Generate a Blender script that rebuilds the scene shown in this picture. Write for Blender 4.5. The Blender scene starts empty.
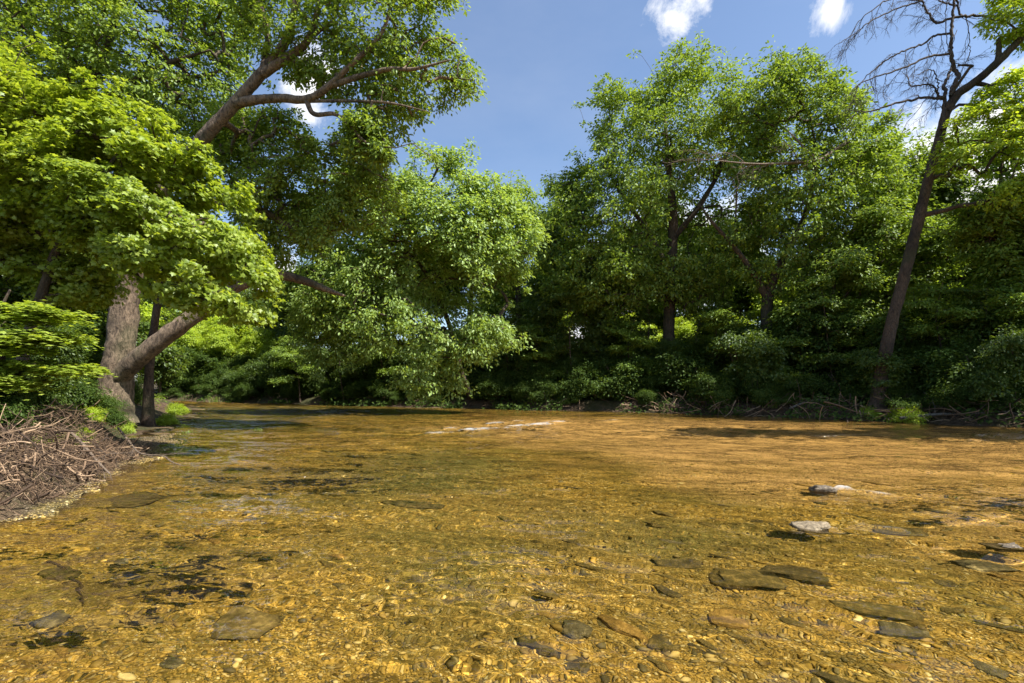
import bpy, math, random
import numpy as np

random.seed(7)
RNG = np.random.default_rng(7)
R = math.radians
scene = bpy.context.scene
COL = scene.collection

# ------------------------------------------------------------------ camera
F, CX, HY, CAMH = 483.0, 512.0, 385.0, 1.5          # focal length in pixels, principal column, horizon row, eye height


def at(px, py, d):
    """World point that stands at distance d (metres along Y) on the sight line of a photo pixel."""
    return np.array([(px - CX) / F * d, d, CAMH + (HY - py) / F * d])


def path(*pts):
    return np.array([at(*p) for p in pts])


cam_d = bpy.data.cameras.new('camera')
cam_d.sensor_width = 36.0
cam_d.lens = F / 1024 * 36.0
cam_d.shift_y = (HY - 341.5) / 1024
cam_d.clip_start = 0.05
cam_d.clip_end = 5000
cam = bpy.data.objects.new('camera', cam_d)
cam.location = (0, 0, CAMH)
cam.rotation_euler = (R(90), 0, 0)
COL.objects.link(cam)
scene.camera = cam

# ------------------------------------------------------------------ tagging


def tag(o, label=None, cat=None, group=None, kind=None):
    if label: o['label'] = label
    if cat: o['category'] = cat
    if group: o['group'] = group
    if kind: o['kind'] = kind
    return o


def empty(name, loc, label=None, cat=None, group=None):
    o = bpy.data.objects.new(name, None)
    o.location = loc
    o.empty_display_size = 0.3
    COL.objects.link(o)
    return tag(o, label, cat, group)


def copy_tree(o, parent=None):
    c = o.copy()
    COL.objects.link(c)
    c.parent = parent
    for ch in list(o.children):
        copy_tree(ch, c)
    return c


# ------------------------------------------------------------------ numpy helpers
def norm(v):
    return v / np.maximum(np.linalg.norm(v, axis=-1, keepdims=True), 1e-9)


def hash3(ix, iy, iz, s):
    h = (ix * 374761393 + iy * 668265263 + iz * 2147483647 + s * 1274126177) & 0xFFFFFFFF
    h = ((h ^ (h >> 13)) * 1274126177) & 0xFFFFFFFF
    h = h ^ (h >> 16)
    return (h & 0xFFFF) / 65535.0


def vnoise(p, s=0):
    """value noise 0..1 for points (N,3)"""
    p = np.asarray(p, float)
    i = np.floor(p).astype(np.int64)
    f = p - i
    f = f * f * (3 - 2 * f)
    out = 0
    for dx in (0, 1):
        wx = f[:, 0] if dx else 1 - f[:, 0]
        for dy in (0, 1):
            wy = f[:, 1] if dy else 1 - f[:, 1]
            for dz in (0, 1):
                wz = f[:, 2] if dz else 1 - f[:, 2]
                out = out + wx * wy * wz * hash3(i[:, 0] + dx, i[:, 1] + dy, i[:, 2] + dz, s)
    return out


def fbm(p, s=0, o=4):
    a, t, n = 0.5, 0, 0
    p = np.asarray(p, float)
    for k in range(o):
        t = t + a * vnoise(p * 2 ** k, s + k * 17)
        n += a
        a *= 0.5
    return t / n


def p3(x, y, z=0.0):
    return np.stack([x, y, np.broadcast_to(z, np.shape(x))], -1)


def smooth(t):
    t = np.clip(t, 0, 1)
    return t * t * (3 - 2 * t)


class MB:
    """collects vertex and face arrays and links them as ONE mesh object"""

    def __init__(self):
        self.v, self.f, self.n = [], [], 0

    def add(self, v, *faces):
        v = np.asarray(v, float).reshape(-1, 3)
        for f in faces:
            f = np.asarray(f, np.int64)
            if f.size:
                self.f.append(f + self.n)
        self.v.append(v)
        self.n += len(v)

    def mesh(self, name, mat, sm=True):
        me = bpy.data.meshes.new(name)
        v = np.concatenate(self.v)
        me.vertices.add(len(v))
        me.vertices.foreach_set('co', v.astype(np.float32).ravel())
        idx = np.concatenate([f.ravel() for f in self.f])
        cnt = np.concatenate([np.full(len(f), f.shape[1]) for f in self.f])
        me.loops.add(len(idx))
        me.loops.foreach_set('vertex_index', idx.astype(np.int32))
        me.polygons.add(len(cnt))
        st = np.concatenate([[0], np.cumsum(cnt)[:-1]])
        me.polygons.foreach_set('loop_start', st.astype(np.int32))
        me.polygons.foreach_set('loop_total', cnt.astype(np.int32))
        me.polygons.foreach_set('use_smooth', np.full(len(cnt), sm))
        me.update(calc_edges=True)
        if mat: me.materials.append(mat)
        return me

    def build(self, name, mat, parent=None, loc=None, sm=True):
        o = bpy.data.objects.new(name, self.mesh(name, mat, sm))
        COL.objects.link(o)
        if parent is not None:
            o.parent = parent
            o.location = -np.array(parent.location) if loc is None else loc
        elif loc is not None:
            o.location = loc
        return o


def tube(mb, pts, rad, sides=6, rough=0.0, seed=0, cap=True):
    pts = np.asarray(pts, float)
    n = len(pts)
    rad = np.broadcast_to(np.asarray(rad, float), (n,))
    t = np.gradient(pts, axis=0)
    t = norm(t)
    mean = norm(pts[-1] - pts[0])
    ref = np.array([0.13, 0.92, 0.11]) if abs(mean[1]) < 0.8 else np.array([0.95, 0.1, 0.2])
    u = norm(np.cross(t, ref))
    w = np.cross(t, u)
    a = np.arange(sides) / sides * 2 * math.pi
    rr = rad[:, None] * np.ones((1, sides))
    if rough:
        q = np.stack([np.repeat(np.arange(n) * 0.7, sides), np.tile(np.cos(a) * 1.6, n), np.tile(np.sin(a) * 1.6, n)], -1)
        rr = rr * (1 + rough * (fbm(q + seed * 7.3, seed, 3).reshape(n, sides) - 0.5) * 2)
    v = pts[:, None, :] + rr[..., None] * (np.cos(a)[None, :, None] * u[:, None, :] + np.sin(a)[None, :, None] * w[:, None, :])
    v = v.reshape(-1, 3)
    i = np.arange(n - 1)[:, None] * sides
    j = np.arange(sides)[None, :]
    jn = (j + 1) % sides
    f = np.stack([i + j, i + jn, i + sides + jn, i + sides + j], -1).reshape(-1, 4)
    if cap:
        v = np.concatenate([v, pts[-1:] + t[-1:] * rad[-1] * 0.6])
        e = (n - 1) * sides
        c = np.stack([e + np.arange(sides), e + (np.arange(sides) + 1) % sides, np.full(sides, n * sides)], -1)
        mb.add(v, f, c)
    else:
        mb.add(v, f)


def spline(pts, n, extra=None):
    """Catmull-Rom through pts; extra = values per point interpolated linearly"""
    pts = np.asarray(pts, float)
    k = len(pts)
    if k < 3:
        t = np.linspace(0, 1, n)[:, None]
        out = pts[0] * (1 - t) + pts[-1] * t
    else:
        P = np.concatenate([[2 * pts[0] - pts[1]], pts, [2 * pts[-1] - pts[-2]]])
        u = np.linspace(0, k - 1 - 1e-6, n)
        i = np.floor(u).astype(int)
        f = (u - i)[:, None]
        a, b, c, d = P[i], P[i + 1], P[i + 2], P[i + 3]
        out = 0.5 * (2 * b + (c - a) * f + (2 * a - 5 * b + 4 * c - d) * f ** 2 + (3 * b - a - 3 * c + d) * f ** 3)
    if extra is None:
        return out
    return out, np.interp(np.linspace(0, k - 1, n), np.arange(k), extra)


# leaf templates: vertices (x along the leaf, y across, z fold) and triangles
def tpl_simple():
    v = np.array([[0, 0, 0], [.42, -.27, .07], [1, 0, -.06], [.42, .27, .07]])
    return v, np.array([[0, 1, 2], [0, 2, 3]])


def tpl_oval():
    v = np.array([[0, 0, 0], [.25, -.2, .05], [.62, -.22, .03], [1, 0, -.1], [.62, .22, .03], [.25, .2, .05]])
    return v, np.array([[0, 1, 2], [0, 2, 3], [0, 3, 4], [0, 4, 5]])


def tpl_maple():
    o = [(0, 0), (.06, .30), (-.02, .50), (.30, .36), (.50, .58), (.58, .22), (1.0, 0), (.58, -.22), (.50, -.58), (.30, -.36), (-.02, -.50), (.06, -.30)]
    v = [(.34, 0, .04)] + [(x, y, -abs(y) * .18 - max(0, x - .5) * .12) for x, y in o]
    n = len(o)
    return np.array(v), np.array([[0, 1 + i, 1 + (i + 1) % n] for i in range(n)])[:, ::-1]


TPL = {'simple': tpl_simple(), 'oval': tpl_oval(), 'maple': tpl_maple()}


def put_leaves(mb, pos, nrm, direc, size, kind):
    tv, tf = TPL[kind]
    nrm = norm(nrm)
    d = norm(direc - nrm * np.sum(direc * nrm, -1, keepdims=True))
    b = np.cross(nrm, d)
    s = np.asarray(size).reshape(-1, 1, 1)
    v = pos[:, None, :] + s * (tv[None, :, 0:1] * d[:, None, :] + tv[None, :, 1:2] * b[:, None, :] + tv[None, :, 2:3] * nrm[:, None, :])
    k = len(tv)
    f = tf[None] + (np.arange(len(pos)) * k)[:, None, None]
    mb.add(v.reshape(-1, 3), f.reshape(-1, 3))


def clumps(mb, rng, pts, outward, per, spread, lsize, kind, up=0.8, out=0.5, jit=0.6, flat=0.6, droop=0.4, tiltk=.12):
    """leaf clumps round the branch ends pts"""
    n = len(pts)
    sc = spread * rng.uniform(0.6, 1.35, n)
    cnt = np.maximum(3, (per * rng.uniform(0.5, 1.4, n)).astype(int))
    idx = np.repeat(np.arange(n), cnt)
    m = len(idx)
    g = norm(rng.normal(size=(m, 3))) * (rng.uniform(0, 1, m) ** .5)[:, None] * rng.uniform(.8, 1.15, (m, 1))
    g *= np.array([1.1, 1.1, .85])
    g[:, 2] *= flat
    tilt = rng.normal(size=(n, 2)) * 0.2 - norm(outward[:, :2] + 1e-6) * tiltk
    g[:, 2] += g[:, 0] * tilt[idx, 0] + g[:, 1] * tilt[idx, 1]
    r2 = g[:, 0] ** 2 + g[:, 1] ** 2
    g[:, 2] -= droop * r2 * 0.6
    pos = pts[idx] + g * sc[idx][:, None]
    o = norm(outward[idx] + 1e-6)
    nr = np.array([0, 0, 1.0]) * up + o * out + rng.normal(size=(m, 3)) * jit * 0.6
    dr = g * np.array([1, 1, 0.3]) + o * 0.4 + rng.normal(size=(m, 3)) * 0.35
    dr[:, 2] -= 0.55
    put_leaves(mb, pos, nr, dr, lsize * rng.uniform(0.6, 1.25, m), kind)


def sample_blobs(rng, blobs, n, shell=0.42, thr=0.36, nscale=0.45, seed=0):
    """blobs: (centre, radii, weight) ; n points spread through them with gaps"""
    w = np.array([b[1][0] * b[1][1] * b[1][2] * (b[2] if len(b) > 2 else 1) for b in blobs]) ** 0.8
    w = w / w.sum()
    pts, outs = [], []
    for b, wi in zip(blobs, w):
        c0, r0 = np.array(b[0], float), np.array(b[1], float)
        lobes = [(c0, r0 * .82, .42)]
        m = 9
        for _ in range(m):
            dd = norm(rng.normal(size=3) * np.array([1, 1, .9]))
            lobes.append((c0 + dd * r0 * rng.uniform(.55, .95), r0 * rng.uniform(.30, .55), .58 / m))
        for (c, r, f) in lobes:
            k = max(3, int(n * wi * 1.5 * f))
            d = norm(rng.normal(size=(k, 3)))
            q = c + d * (rng.uniform(0, 1, k) ** shell)[:, None] * r
            bump = fbm(d * 2.7 + c, seed, 3)
            q = c + (q - c) * ((0.62 + 0.76 * bump) * np.exp(np.clip(rng.normal(size=k) * .20, -.5, .42)))[:, None]
            keep = fbm(q * nscale, seed + 5, 2) > thr
            o = norm(q - c0 + 1e-6) * .6 + d * .6
            pts.append(q[keep]); outs.append(o[keep])
    return np.concatenate(pts), np.concatenate(outs)


def sample_volume(rng, poly, d0, T, n, thr=.36, nscale=1.0, seed=0, layer=1.0, ragged=16.0):
    """branch ends spread through a rounded crown volume whose front outline is poly (photo pixels at distance d0) and whose half thickness is T metres"""
    P = np.array(poly, float)
    lo, hi = P.min(0) - 12, P.max(0) + 12
    outp, outo = [], []
    got = 0
    A, B = P, np.roll(P, -1, 0)
    cen = P.mean(0)
    for _ in range(12):
        q = rng.uniform(lo, hi, (n * 2, 2))
        w3 = np.concatenate([q * .035, np.full((len(q), 1), seed * 3.7)], 1)
        t = q + np.stack([fbm(w3, seed, 3) - .5, fbm(w3 + 31, seed, 3) - .5], -1) * 3.0 * ragged + rng.normal(size=q.shape) * ragged * .22
        ins = np.zeros(len(q), bool); e = np.full(len(q), 1e9)
        for a, b in zip(A, B):
            c = ((a[1] > t[:, 1]) != (b[1] > t[:, 1])) & (t[:, 0] < (b[0] - a[0]) * (t[:, 1] - a[1]) / (b[1] - a[1] + 1e-9) + a[0])
            ins ^= c
            ab = b - a; u = np.clip(((t - a) @ ab) / (ab @ ab), 0, 1)
            e = np.minimum(e, np.linalg.norm(t - a - u[:, None] * ab, axis=1))
        q, e = q[ins], e[ins]
        k = np.sqrt(np.clip(e / (T * F / d0 * 1.1), .03, 1))
        s_ = rng.uniform(-1, 1, len(q)); s_ = np.sign(s_) * np.abs(s_) ** .7
        d = d0 + T * s_ * k
        # an outline seen at d0 keeps its true width in depth
        x = (q[:, 0] - CX) / F * d0; z = CAMH + (HY - q[:, 1]) / F * d0
        w = np.stack([x, d, z], -1)
        keep = (fbm(w * nscale * np.array([1, 1, layer]), seed + 5, 2) > thr) & (fbm(w * nscale * .35, seed + 9, 2) > thr - .06)
        o = np.stack([(q[:, 0] - cen[0]) / 60, s_ * 1.0, (cen[1] - q[:, 1]) / 60 + .3], -1)
        outp.append(w[keep]); outo.append(norm(o[keep]))
        got += keep.sum()
        if got >= n: break
    return np.concatenate(outp)[:n], np.concatenate(outo)[:n]


def grow(rng, skel, ends, sides=5, tip=0.010, sag=0.12, maxseg=1.0):
    """Connects every branch end to the nearest wood.  skel: list of (points, radii) tubes that exist already.
    returns list of (pts, rad) for the new branches"""
    nodes, rads = [], []
    for p, r in skel:
        nodes.append(p); rads.append(r)
    nodes = np.concatenate(nodes); rads = np.concatenate(rads)
    nr = len(nodes)
    d0 = np.full(len(ends), 1e9)
    for c in range(0, nr, 200):
        d0 = np.minimum(d0, np.linalg.norm(ends[:, None] - nodes[None, c:c + 200], axis=-1).min(1))
    order = np.argsort(d0)
    N = np.zeros((nr + len(ends) * 6, 3)); N[:nr] = nodes
    par = np.full(len(N), -1); cnt = nr
    br = []
    for e in ends[order]:
        dv = N[:cnt] - e
        dist = np.sqrt((dv * dv).sum(1)) + np.where(dv[:, 2] > 0, dv[:, 2] * 0.6, 0)
        i = int(np.argmin(dist))
        L = np.linalg.norm(e - N[i])
        k = int(np.clip(round(L / 0.55), 2, 5))
        t = np.linspace(0, 1, k + 1)[1:, None]
        pt = N[i] + (e - N[i]) * t
        pt[:, 2] += np.sin(t[:, 0] * math.pi) * sag * L
        pt[:-1] += rng.normal(size=(k - 1, 3)) * 0.07 * L if k > 1 else 0
        ids = [i] + list(range(cnt, cnt + k))
        N[cnt:cnt + k] = pt
        par[cnt] = i
        for q in range(1, k): par[cnt + q] = cnt + q - 1
        cnt += k
        br.append(ids)
    acc = np.zeros(cnt)
    ex = 2.3
    for ids in reversed(br):
        acc[ids[-1]] += tip ** ex
    for q in range(cnt - 1, nr - 1, -1):
        if par[q] >= 0: acc[par[q]] += acc[q]
    rad = acc ** (1 / ex)
    rad[:nr] = rads
    out = []
    for ids in br:
        p = N[ids]; r = rad[ids].copy()
        r[0] = min(r[0], r[1] * 1.25)
        out.append((p, r))
    return out


# ------------------------------------------------------------------ materials
def nmat(name):
    m = bpy.data.materials.new(name)
    m.use_nodes = True
    nt = m.node_tree
    nt.nodes.clear()
    out = nt.nodes.new('ShaderNodeOutputMaterial')
    return m, nt, out


def N_(nt, t, **kw):
    n = nt.nodes.new('ShaderNode' + t)
    for k, v in kw.items():
        if k.startswith('i_'):
            n.inputs[int(k[2:])].default_value = v
        else:
            setattr(n, k, v)
    return n


def ramp(nt, fac, stops, interp='LINEAR'):
    n = nt.nodes.new('ShaderNodeValToRGB')
    n.color_ramp.interpolation = interp
    e = n.color_ramp.elements
    while len(e) < len(stops): e.new(0.5)
    for el, (p, c) in zip(e, stops):
        el.position = p
        el.color = (*c, 1) if len(c) == 3 else c
    nt.links.new(fac, n.inputs[0])
    return n.outputs[0]


def mixc(nt, fac, a, b, mode='MIX'):
    n = nt.nodes.new('ShaderNodeMix')
    n.data_type = 'RGBA'
    n.blend_type = mode
    for sock, v in ((n.inputs[0], fac), (n.inputs[6], a), (n.inputs[7], b)):
        if hasattr(v, 'is_linked') or hasattr(v, 'node'): nt.links.new(v, sock)
        elif isinstance(v, (int, float)): sock.default_value = v
        else: sock.default_value = (*v, 1)
    return n.outputs[2]


def math_(nt, op, a, b=0.0, clamp=False):
    n = nt.nodes.new('ShaderNodeMath')
    n.operation = op
    n.use_clamp = clamp
    for s, v in ((n.inputs[0], a), (n.inputs[1], b)):
        if isinstance(v, (int, float)): s.default_value = v
        else: nt.links.new(v, s)
    return n.outputs[0]


def noise(nt, vec, scale, detail=3, rough=0.55, dist=0.0):
    n = nt.nodes.new('ShaderNodeTexNoise')
    n.inputs['Scale'].default_value = scale
    n.inputs['Detail'].default_value = detail
    n.inputs['Roughness'].default_value = rough
    n.inputs['Distortion'].default_value = dist
    if vec is not None: nt.links.new(vec, n.inputs['Vector'])
    return n.outputs[0]


def mapping(nt, vec, scale=(1, 1, 1), rot=(0, 0, 0)):
    n = nt.nodes.new('ShaderNodeMapping')
    n.inputs['Scale'].default_value = scale
    n.inputs['Rotation'].default_value = rot
    nt.links.new(vec, n.inputs['Vector'])
    return n.outputs[0]


def leaf_mat(name, dark, mid, light, trans=0.5, tcol=None, gloss=0.022, rough=0.45):
    m, nt, out = nmat(name)
    geo = N_(nt, 'NewGeometry')
    tc = N_(nt, 'TexCoord')
    nz = noise(nt, tc.outputs['Object'], 0.55, 2)
    a = math_(nt, 'MULTIPLY', geo.outputs['Random Per Island'], 0.62)
    b = math_(nt, 'MULTIPLY', nz, 0.55)
    f = math_(nt, 'ADD', a, b)
    c = ramp(nt, f, [(0.12, dark), (0.5, mid), (0.95, light)])
    df = N_(nt, 'BsdfDiffuse'); nt.links.new(c, df.inputs[0])
    tr = N_(nt, 'BsdfTranslucent')
    t2 = mixc(nt, 1.0, c, tcol or (1.35, 1.25, 0.5), 'MULTIPLY')
    nt.links.new(t2, tr.inputs[0])
    mx = N_(nt, 'MixShader'); mx.inputs[0].default_value = trans
    nt.links.new(df.outputs[0], mx.inputs[1]); nt.links.new(tr.outputs[0], mx.inputs[2])
    gl = N_(nt, 'BsdfGlossy'); gl.inputs['Roughness'].default_value = rough
    gl.inputs[0].default_value = (0.9, 0.95, 1.0, 1)
    m2 = N_(nt, 'MixShader'); m2.inputs[0].default_value = gloss
    nt.links.new(mx.outputs[0], m2.inputs[1]); nt.links.new(gl.outputs[0], m2.inputs[2])
    nt.links.new(m2.outputs[0], out.inputs[0])
    return m


def bark_mat(name, dark, light, scale=1.0, mossy=0.0):
    m, nt, out = nmat(name)
    tc = N_(nt, 'TexCoord')
    v = mapping(nt, tc.outputs['Object'], (8 * scale, 8 * scale, 3.2 * scale))
    n1 = noise(nt, v, 1.5, 7, 0.72, 0.8)
    n2 = noise(nt, tc.outputs['Object'], 1.1, 3)
    c = ramp(nt, n1, [(0.38, dark), (0.60, light)])
    c2 = mixc(nt, ramp(nt, n2, [(0.5, (0, 0, 0)), (0.66, (.7, .7, .7))]), c, tuple(x * 0.6 for x in dark))
    if mossy:
        n3 = ramp(nt, noise(nt, tc.outputs['Object'], 0.8, 4), [(0.5, (0, 0, 0)), (0.62, (mossy,) * 3)])
        c2 = mixc(nt, n3, c2, (0.05, 0.07, 0.02))
    bs = N_(nt, 'BsdfPrincipled')
    bs.inputs['Roughness'].default_value = 0.9
    nt.links.new(c2, bs.inputs['Base Color'])
    bp = N_(nt, 'Bump'); bp.inputs['Strength'].default_value = 1.0; bp.inputs['Distance'].default_value = 0.07
    nt.links.new(n1, bp.inputs['Height']); nt.links.new(bp.outputs[0], bs.inputs['Normal'])
    nt.links.new(bs.outputs[0], out.inputs[0])
    return m


LM = {
    'maple': leaf_mat('maple_leaf', (0.154, 0.224, 0.024), (0.255, 0.348, 0.038), (0.391, 0.472, 0.083), .52),
    'oak': leaf_mat('oak_leaf', (0.116, 0.182, 0.030), (0.198, 0.291, 0.046), (0.322, 0.430, 0.076), .45),
    'pale': leaf_mat('pale_leaf', (0.152, 0.241, 0.059), (0.248, 0.359, 0.089), (0.378, 0.505, 0.139), .45),
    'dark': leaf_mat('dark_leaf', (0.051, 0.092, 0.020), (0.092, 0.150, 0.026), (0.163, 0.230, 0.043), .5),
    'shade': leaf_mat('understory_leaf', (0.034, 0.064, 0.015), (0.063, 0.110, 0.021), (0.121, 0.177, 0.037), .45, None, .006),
    'mid': leaf_mat('mid_leaf', (0.100, 0.167, 0.027), (0.174, 0.266, 0.040), (0.290, 0.392, 0.065), .45),
    'yellow': leaf_mat('yellow_leaf', (0.198, 0.300, 0.024), (0.330, 0.447, 0.037), (0.477, 0.582, 0.068), .5),
    'grass': leaf_mat('grass_blade', (0.107, 0.173, 0.034), (0.182, 0.263, 0.051), (0.297, 0.364, 0.084), .4),
    'litter': leaf_mat('litter_leaf', (.055, .032, .016), (.130, .080, .042), (.240, .165, .090), .15, (1, .8, .6)),
    'red': leaf_mat('reddish_leaf', (0.116, 0.136, 0.034), (0.198, 0.173, 0.052), (0.297, 0.173, 0.084), .4),
}
BARK = bark_mat('brown_bark', (.050, .033, .021), (.270, .195, .130), 1.0, 0.35)
BARK_DARK = bark_mat('dark_bark', (.030, .020, .013), (.125, .085, .055), 1.4, 0.3)
BARK_GREY = bark_mat('grey_bark', (.060, .052, .042), (.230, .200, .165), 1.2, 0.3)
BARK_DEAD = bark_mat('dead_wood', (.060, .045, .036), (.130, .100, .080), 2.0)
BARK_PALE = bark_mat('bleached_wood', (.150, .105, .072), (.310, .235, .170), 2.5)


def twig_mat():
    m, nt, out = nmat('dry_twigs')
    g = N_(nt, 'NewGeometry')
    c = ramp(nt, g.outputs['Random Per Island'], [(0, (.028, .016, .009)), (.45, (.090, .054, .030)), (.78, (.220, .140, .080)), (1, (.400, .275, .165))])
    bs = N_(nt, 'BsdfPrincipled'); bs.inputs['Roughness'].default_value = .9
    nt.links.new(c, bs.inputs['Base Color']); nt.links.new(bs.outputs[0], out.inputs[0])
    return m


TWIG = twig_mat()


# ------------------------------------------------------------------ river shape
LEFT = np.array([(-7, -60), (-6.2, -20), (-5.9, 0), (-5.75, 3.6), (-5.7, 5.3), (-5.9, 6.4), (-6.4, 7.4), (-7.3, 9.0), (-8.1, 11), (-9.2, 13.0), (-10.4, 14.6), (-11.6, 16.2), (-13.6, 20),
                 (-17.5, 27), (-24, 36), (-33, 43), (-60, 56), (-120, 70)], float)
RIGHT = np.array([(60, -60), (52, -20), (42, 0), (30, 10), (23.5, 14.2), (18, 16.9), (15.7, 19.4), (12, 22.8), (8.6, 25.4), (5, 27.3), (0.5, 29.2), (-4, 31.2), (-9, 33.5), (-16, 37),
                  (-22, 40.5), (-27.5, 43.4), (-36, 48), (-60, 62), (-120, 80)], float)


def resample(pl, n=6):
    return spline(pl, len(pl) * n)


LEFT_S, RIGHT_S = resample(LEFT), resample(RIGHT)


def signed(pl, x, y, side):
    """distance to a polyline, positive on the water side"""
    p = np.stack([x, y], -1)
    best = np.full(len(p), 1e9); sg = np.zeros(len(p))
    for a, b in zip(pl[:-1], pl[1:]):
        ab = b - a
        ap = p - a
        t = np.clip((ap @ ab) / (ab @ ab + 1e-12), 0, 1)
        d = np.linalg.norm(ap - t[:, None] * ab, axis=1)
        cr = ab[0] * ap[:, 1] - ab[1] * ap[:, 0]
        m = d < best
        best = np.where(m, d, best)
        sg = np.where(m, cr, sg)
    return best * np.where(sg * side > 0, 1, -1)


def banks(x, y):
    return signed(LEFT_S, x, y, -1), signed(RIGHT_S, x, y, 1)


def height(x, y):
    x = np.asarray(x, float).ravel(); y = np.asarray(y, float).ravel()
    dl, dr = banks(x, y)
    wob = (fbm(p3(x * 0.9, y * 0.9), 3, 3) - 0.5)
    dl = dl + wob * 0.7
    dr = dr + (fbm(p3(x * 0.5, y * 0.5), 4, 4) - 0.5) * 1.4
    s = np.minimum(dl, dr)
    big = fbm(p3(x * 0.12, y * 0.12), 9, 3) - 0.5
    fine = fbm(p3(x * 1.3, y * 1.3), 11, 4) - 0.5
    # channel: 0.45 m deep, shallow to the right where the riffle runs
    bar = np.exp(-(((x - 6.5) / 4.5) ** 2 + ((y - 8.5) / 4.0) ** 2))
    mid = np.exp(-(((x + 2.5) / 3.0) ** 2 + ((y - 11) / 4.0) ** 2))
    depth = 0.40 + big * 0.35 - 0.20 * bar + 0.25 * mid
    zin = -np.clip(depth, 0.12, 1.2) * smooth(s / 2.2) + fine * 0.07 * smooth(s / 0.8)
    # left bank: gentle gravel and debris slope, then a low terrace;  right bank: short steep cut
    tl = np.maximum(-dl - 1.1 * smooth((y - 8.6) / 2.0), 0) + .12 * np.clip(-dl, 0, 1.1); tr = np.maximum(-dr, 0)
    zl = 0.52 * smooth(tl / .8) + 0.40 * smooth((tl - .8) / 1.8) + 0.9 * smooth((tl - 4) / 25)
    zr = 0.60 * smooth(tr / 0.9) + 0.35 * smooth((tr - 0.9) / 3.0) + 1.2 * smooth((tr - 4) / 40)
    zo = np.where(tl > tr, zl, zr) + fine * 0.22 * smooth(-s / 1.0) + big * 0.5 * smooth(-s / 8)
    return np.where(s > 0, zin, zo)


# terrain: ONE sheet that carries the river bed and the banks to the horizon
def axis(knots):
    out = [np.arange(a, b, st) for a, b, st in knots]
    return np.concatenate(out + [[knots[-1][1]]])


gx = axis([(-900, -120, 60), (-120, -40, 4), (-40, -14, .6), (-14, -8, .15), (-8, 8, .07), (8, 20, .16), (20, 45, .7), (45, 120, 5), (120, 900, 60)])
gy = axis([(-300, -20, 40), (-20, 0, 1.2), (0, 1.6, .3), (1.6, 9, .07), (9, 20, .13), (20, 34, .25), (34, 60, .7), (60, 120, 5), (120, 1500, 90)])
X, Y = np.meshgrid(gx, gy)
Z = height(X, Y).reshape(X.shape)
far = smooth((np.hypot(X, Y) - 120) / 500)
Z = Z * (1 - far) + far * 3.0


def height_at(x, y):
    x = np.asarray(x, float); y = np.asarray(y, float)
    i = np.clip(np.searchsorted(gx, x) - 1, 0, len(gx) - 2); j = np.clip(np.searchsorted(gy, y) - 1, 0, len(gy) - 2)
    u = (x - gx[i]) / (gx[i + 1] - gx[i]); v = (y - gy[j]) / (gy[j + 1] - gy[j])
    return Z[j, i] * (1 - u) * (1 - v) + Z[j, i + 1] * u * (1 - v) + Z[j + 1, i] * (1 - u) * v + Z[j + 1, i + 1] * u * v


def ground_z(x, y):
    return float(height_at(x, y))


def grid_faces(ny, nx):
    i = (np.arange(ny - 1)[:, None] * nx + np.arange(nx - 1)[None, :]).ravel()
    return np.stack([i, i + 1, i + nx + 1, i + nx], -1)


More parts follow.
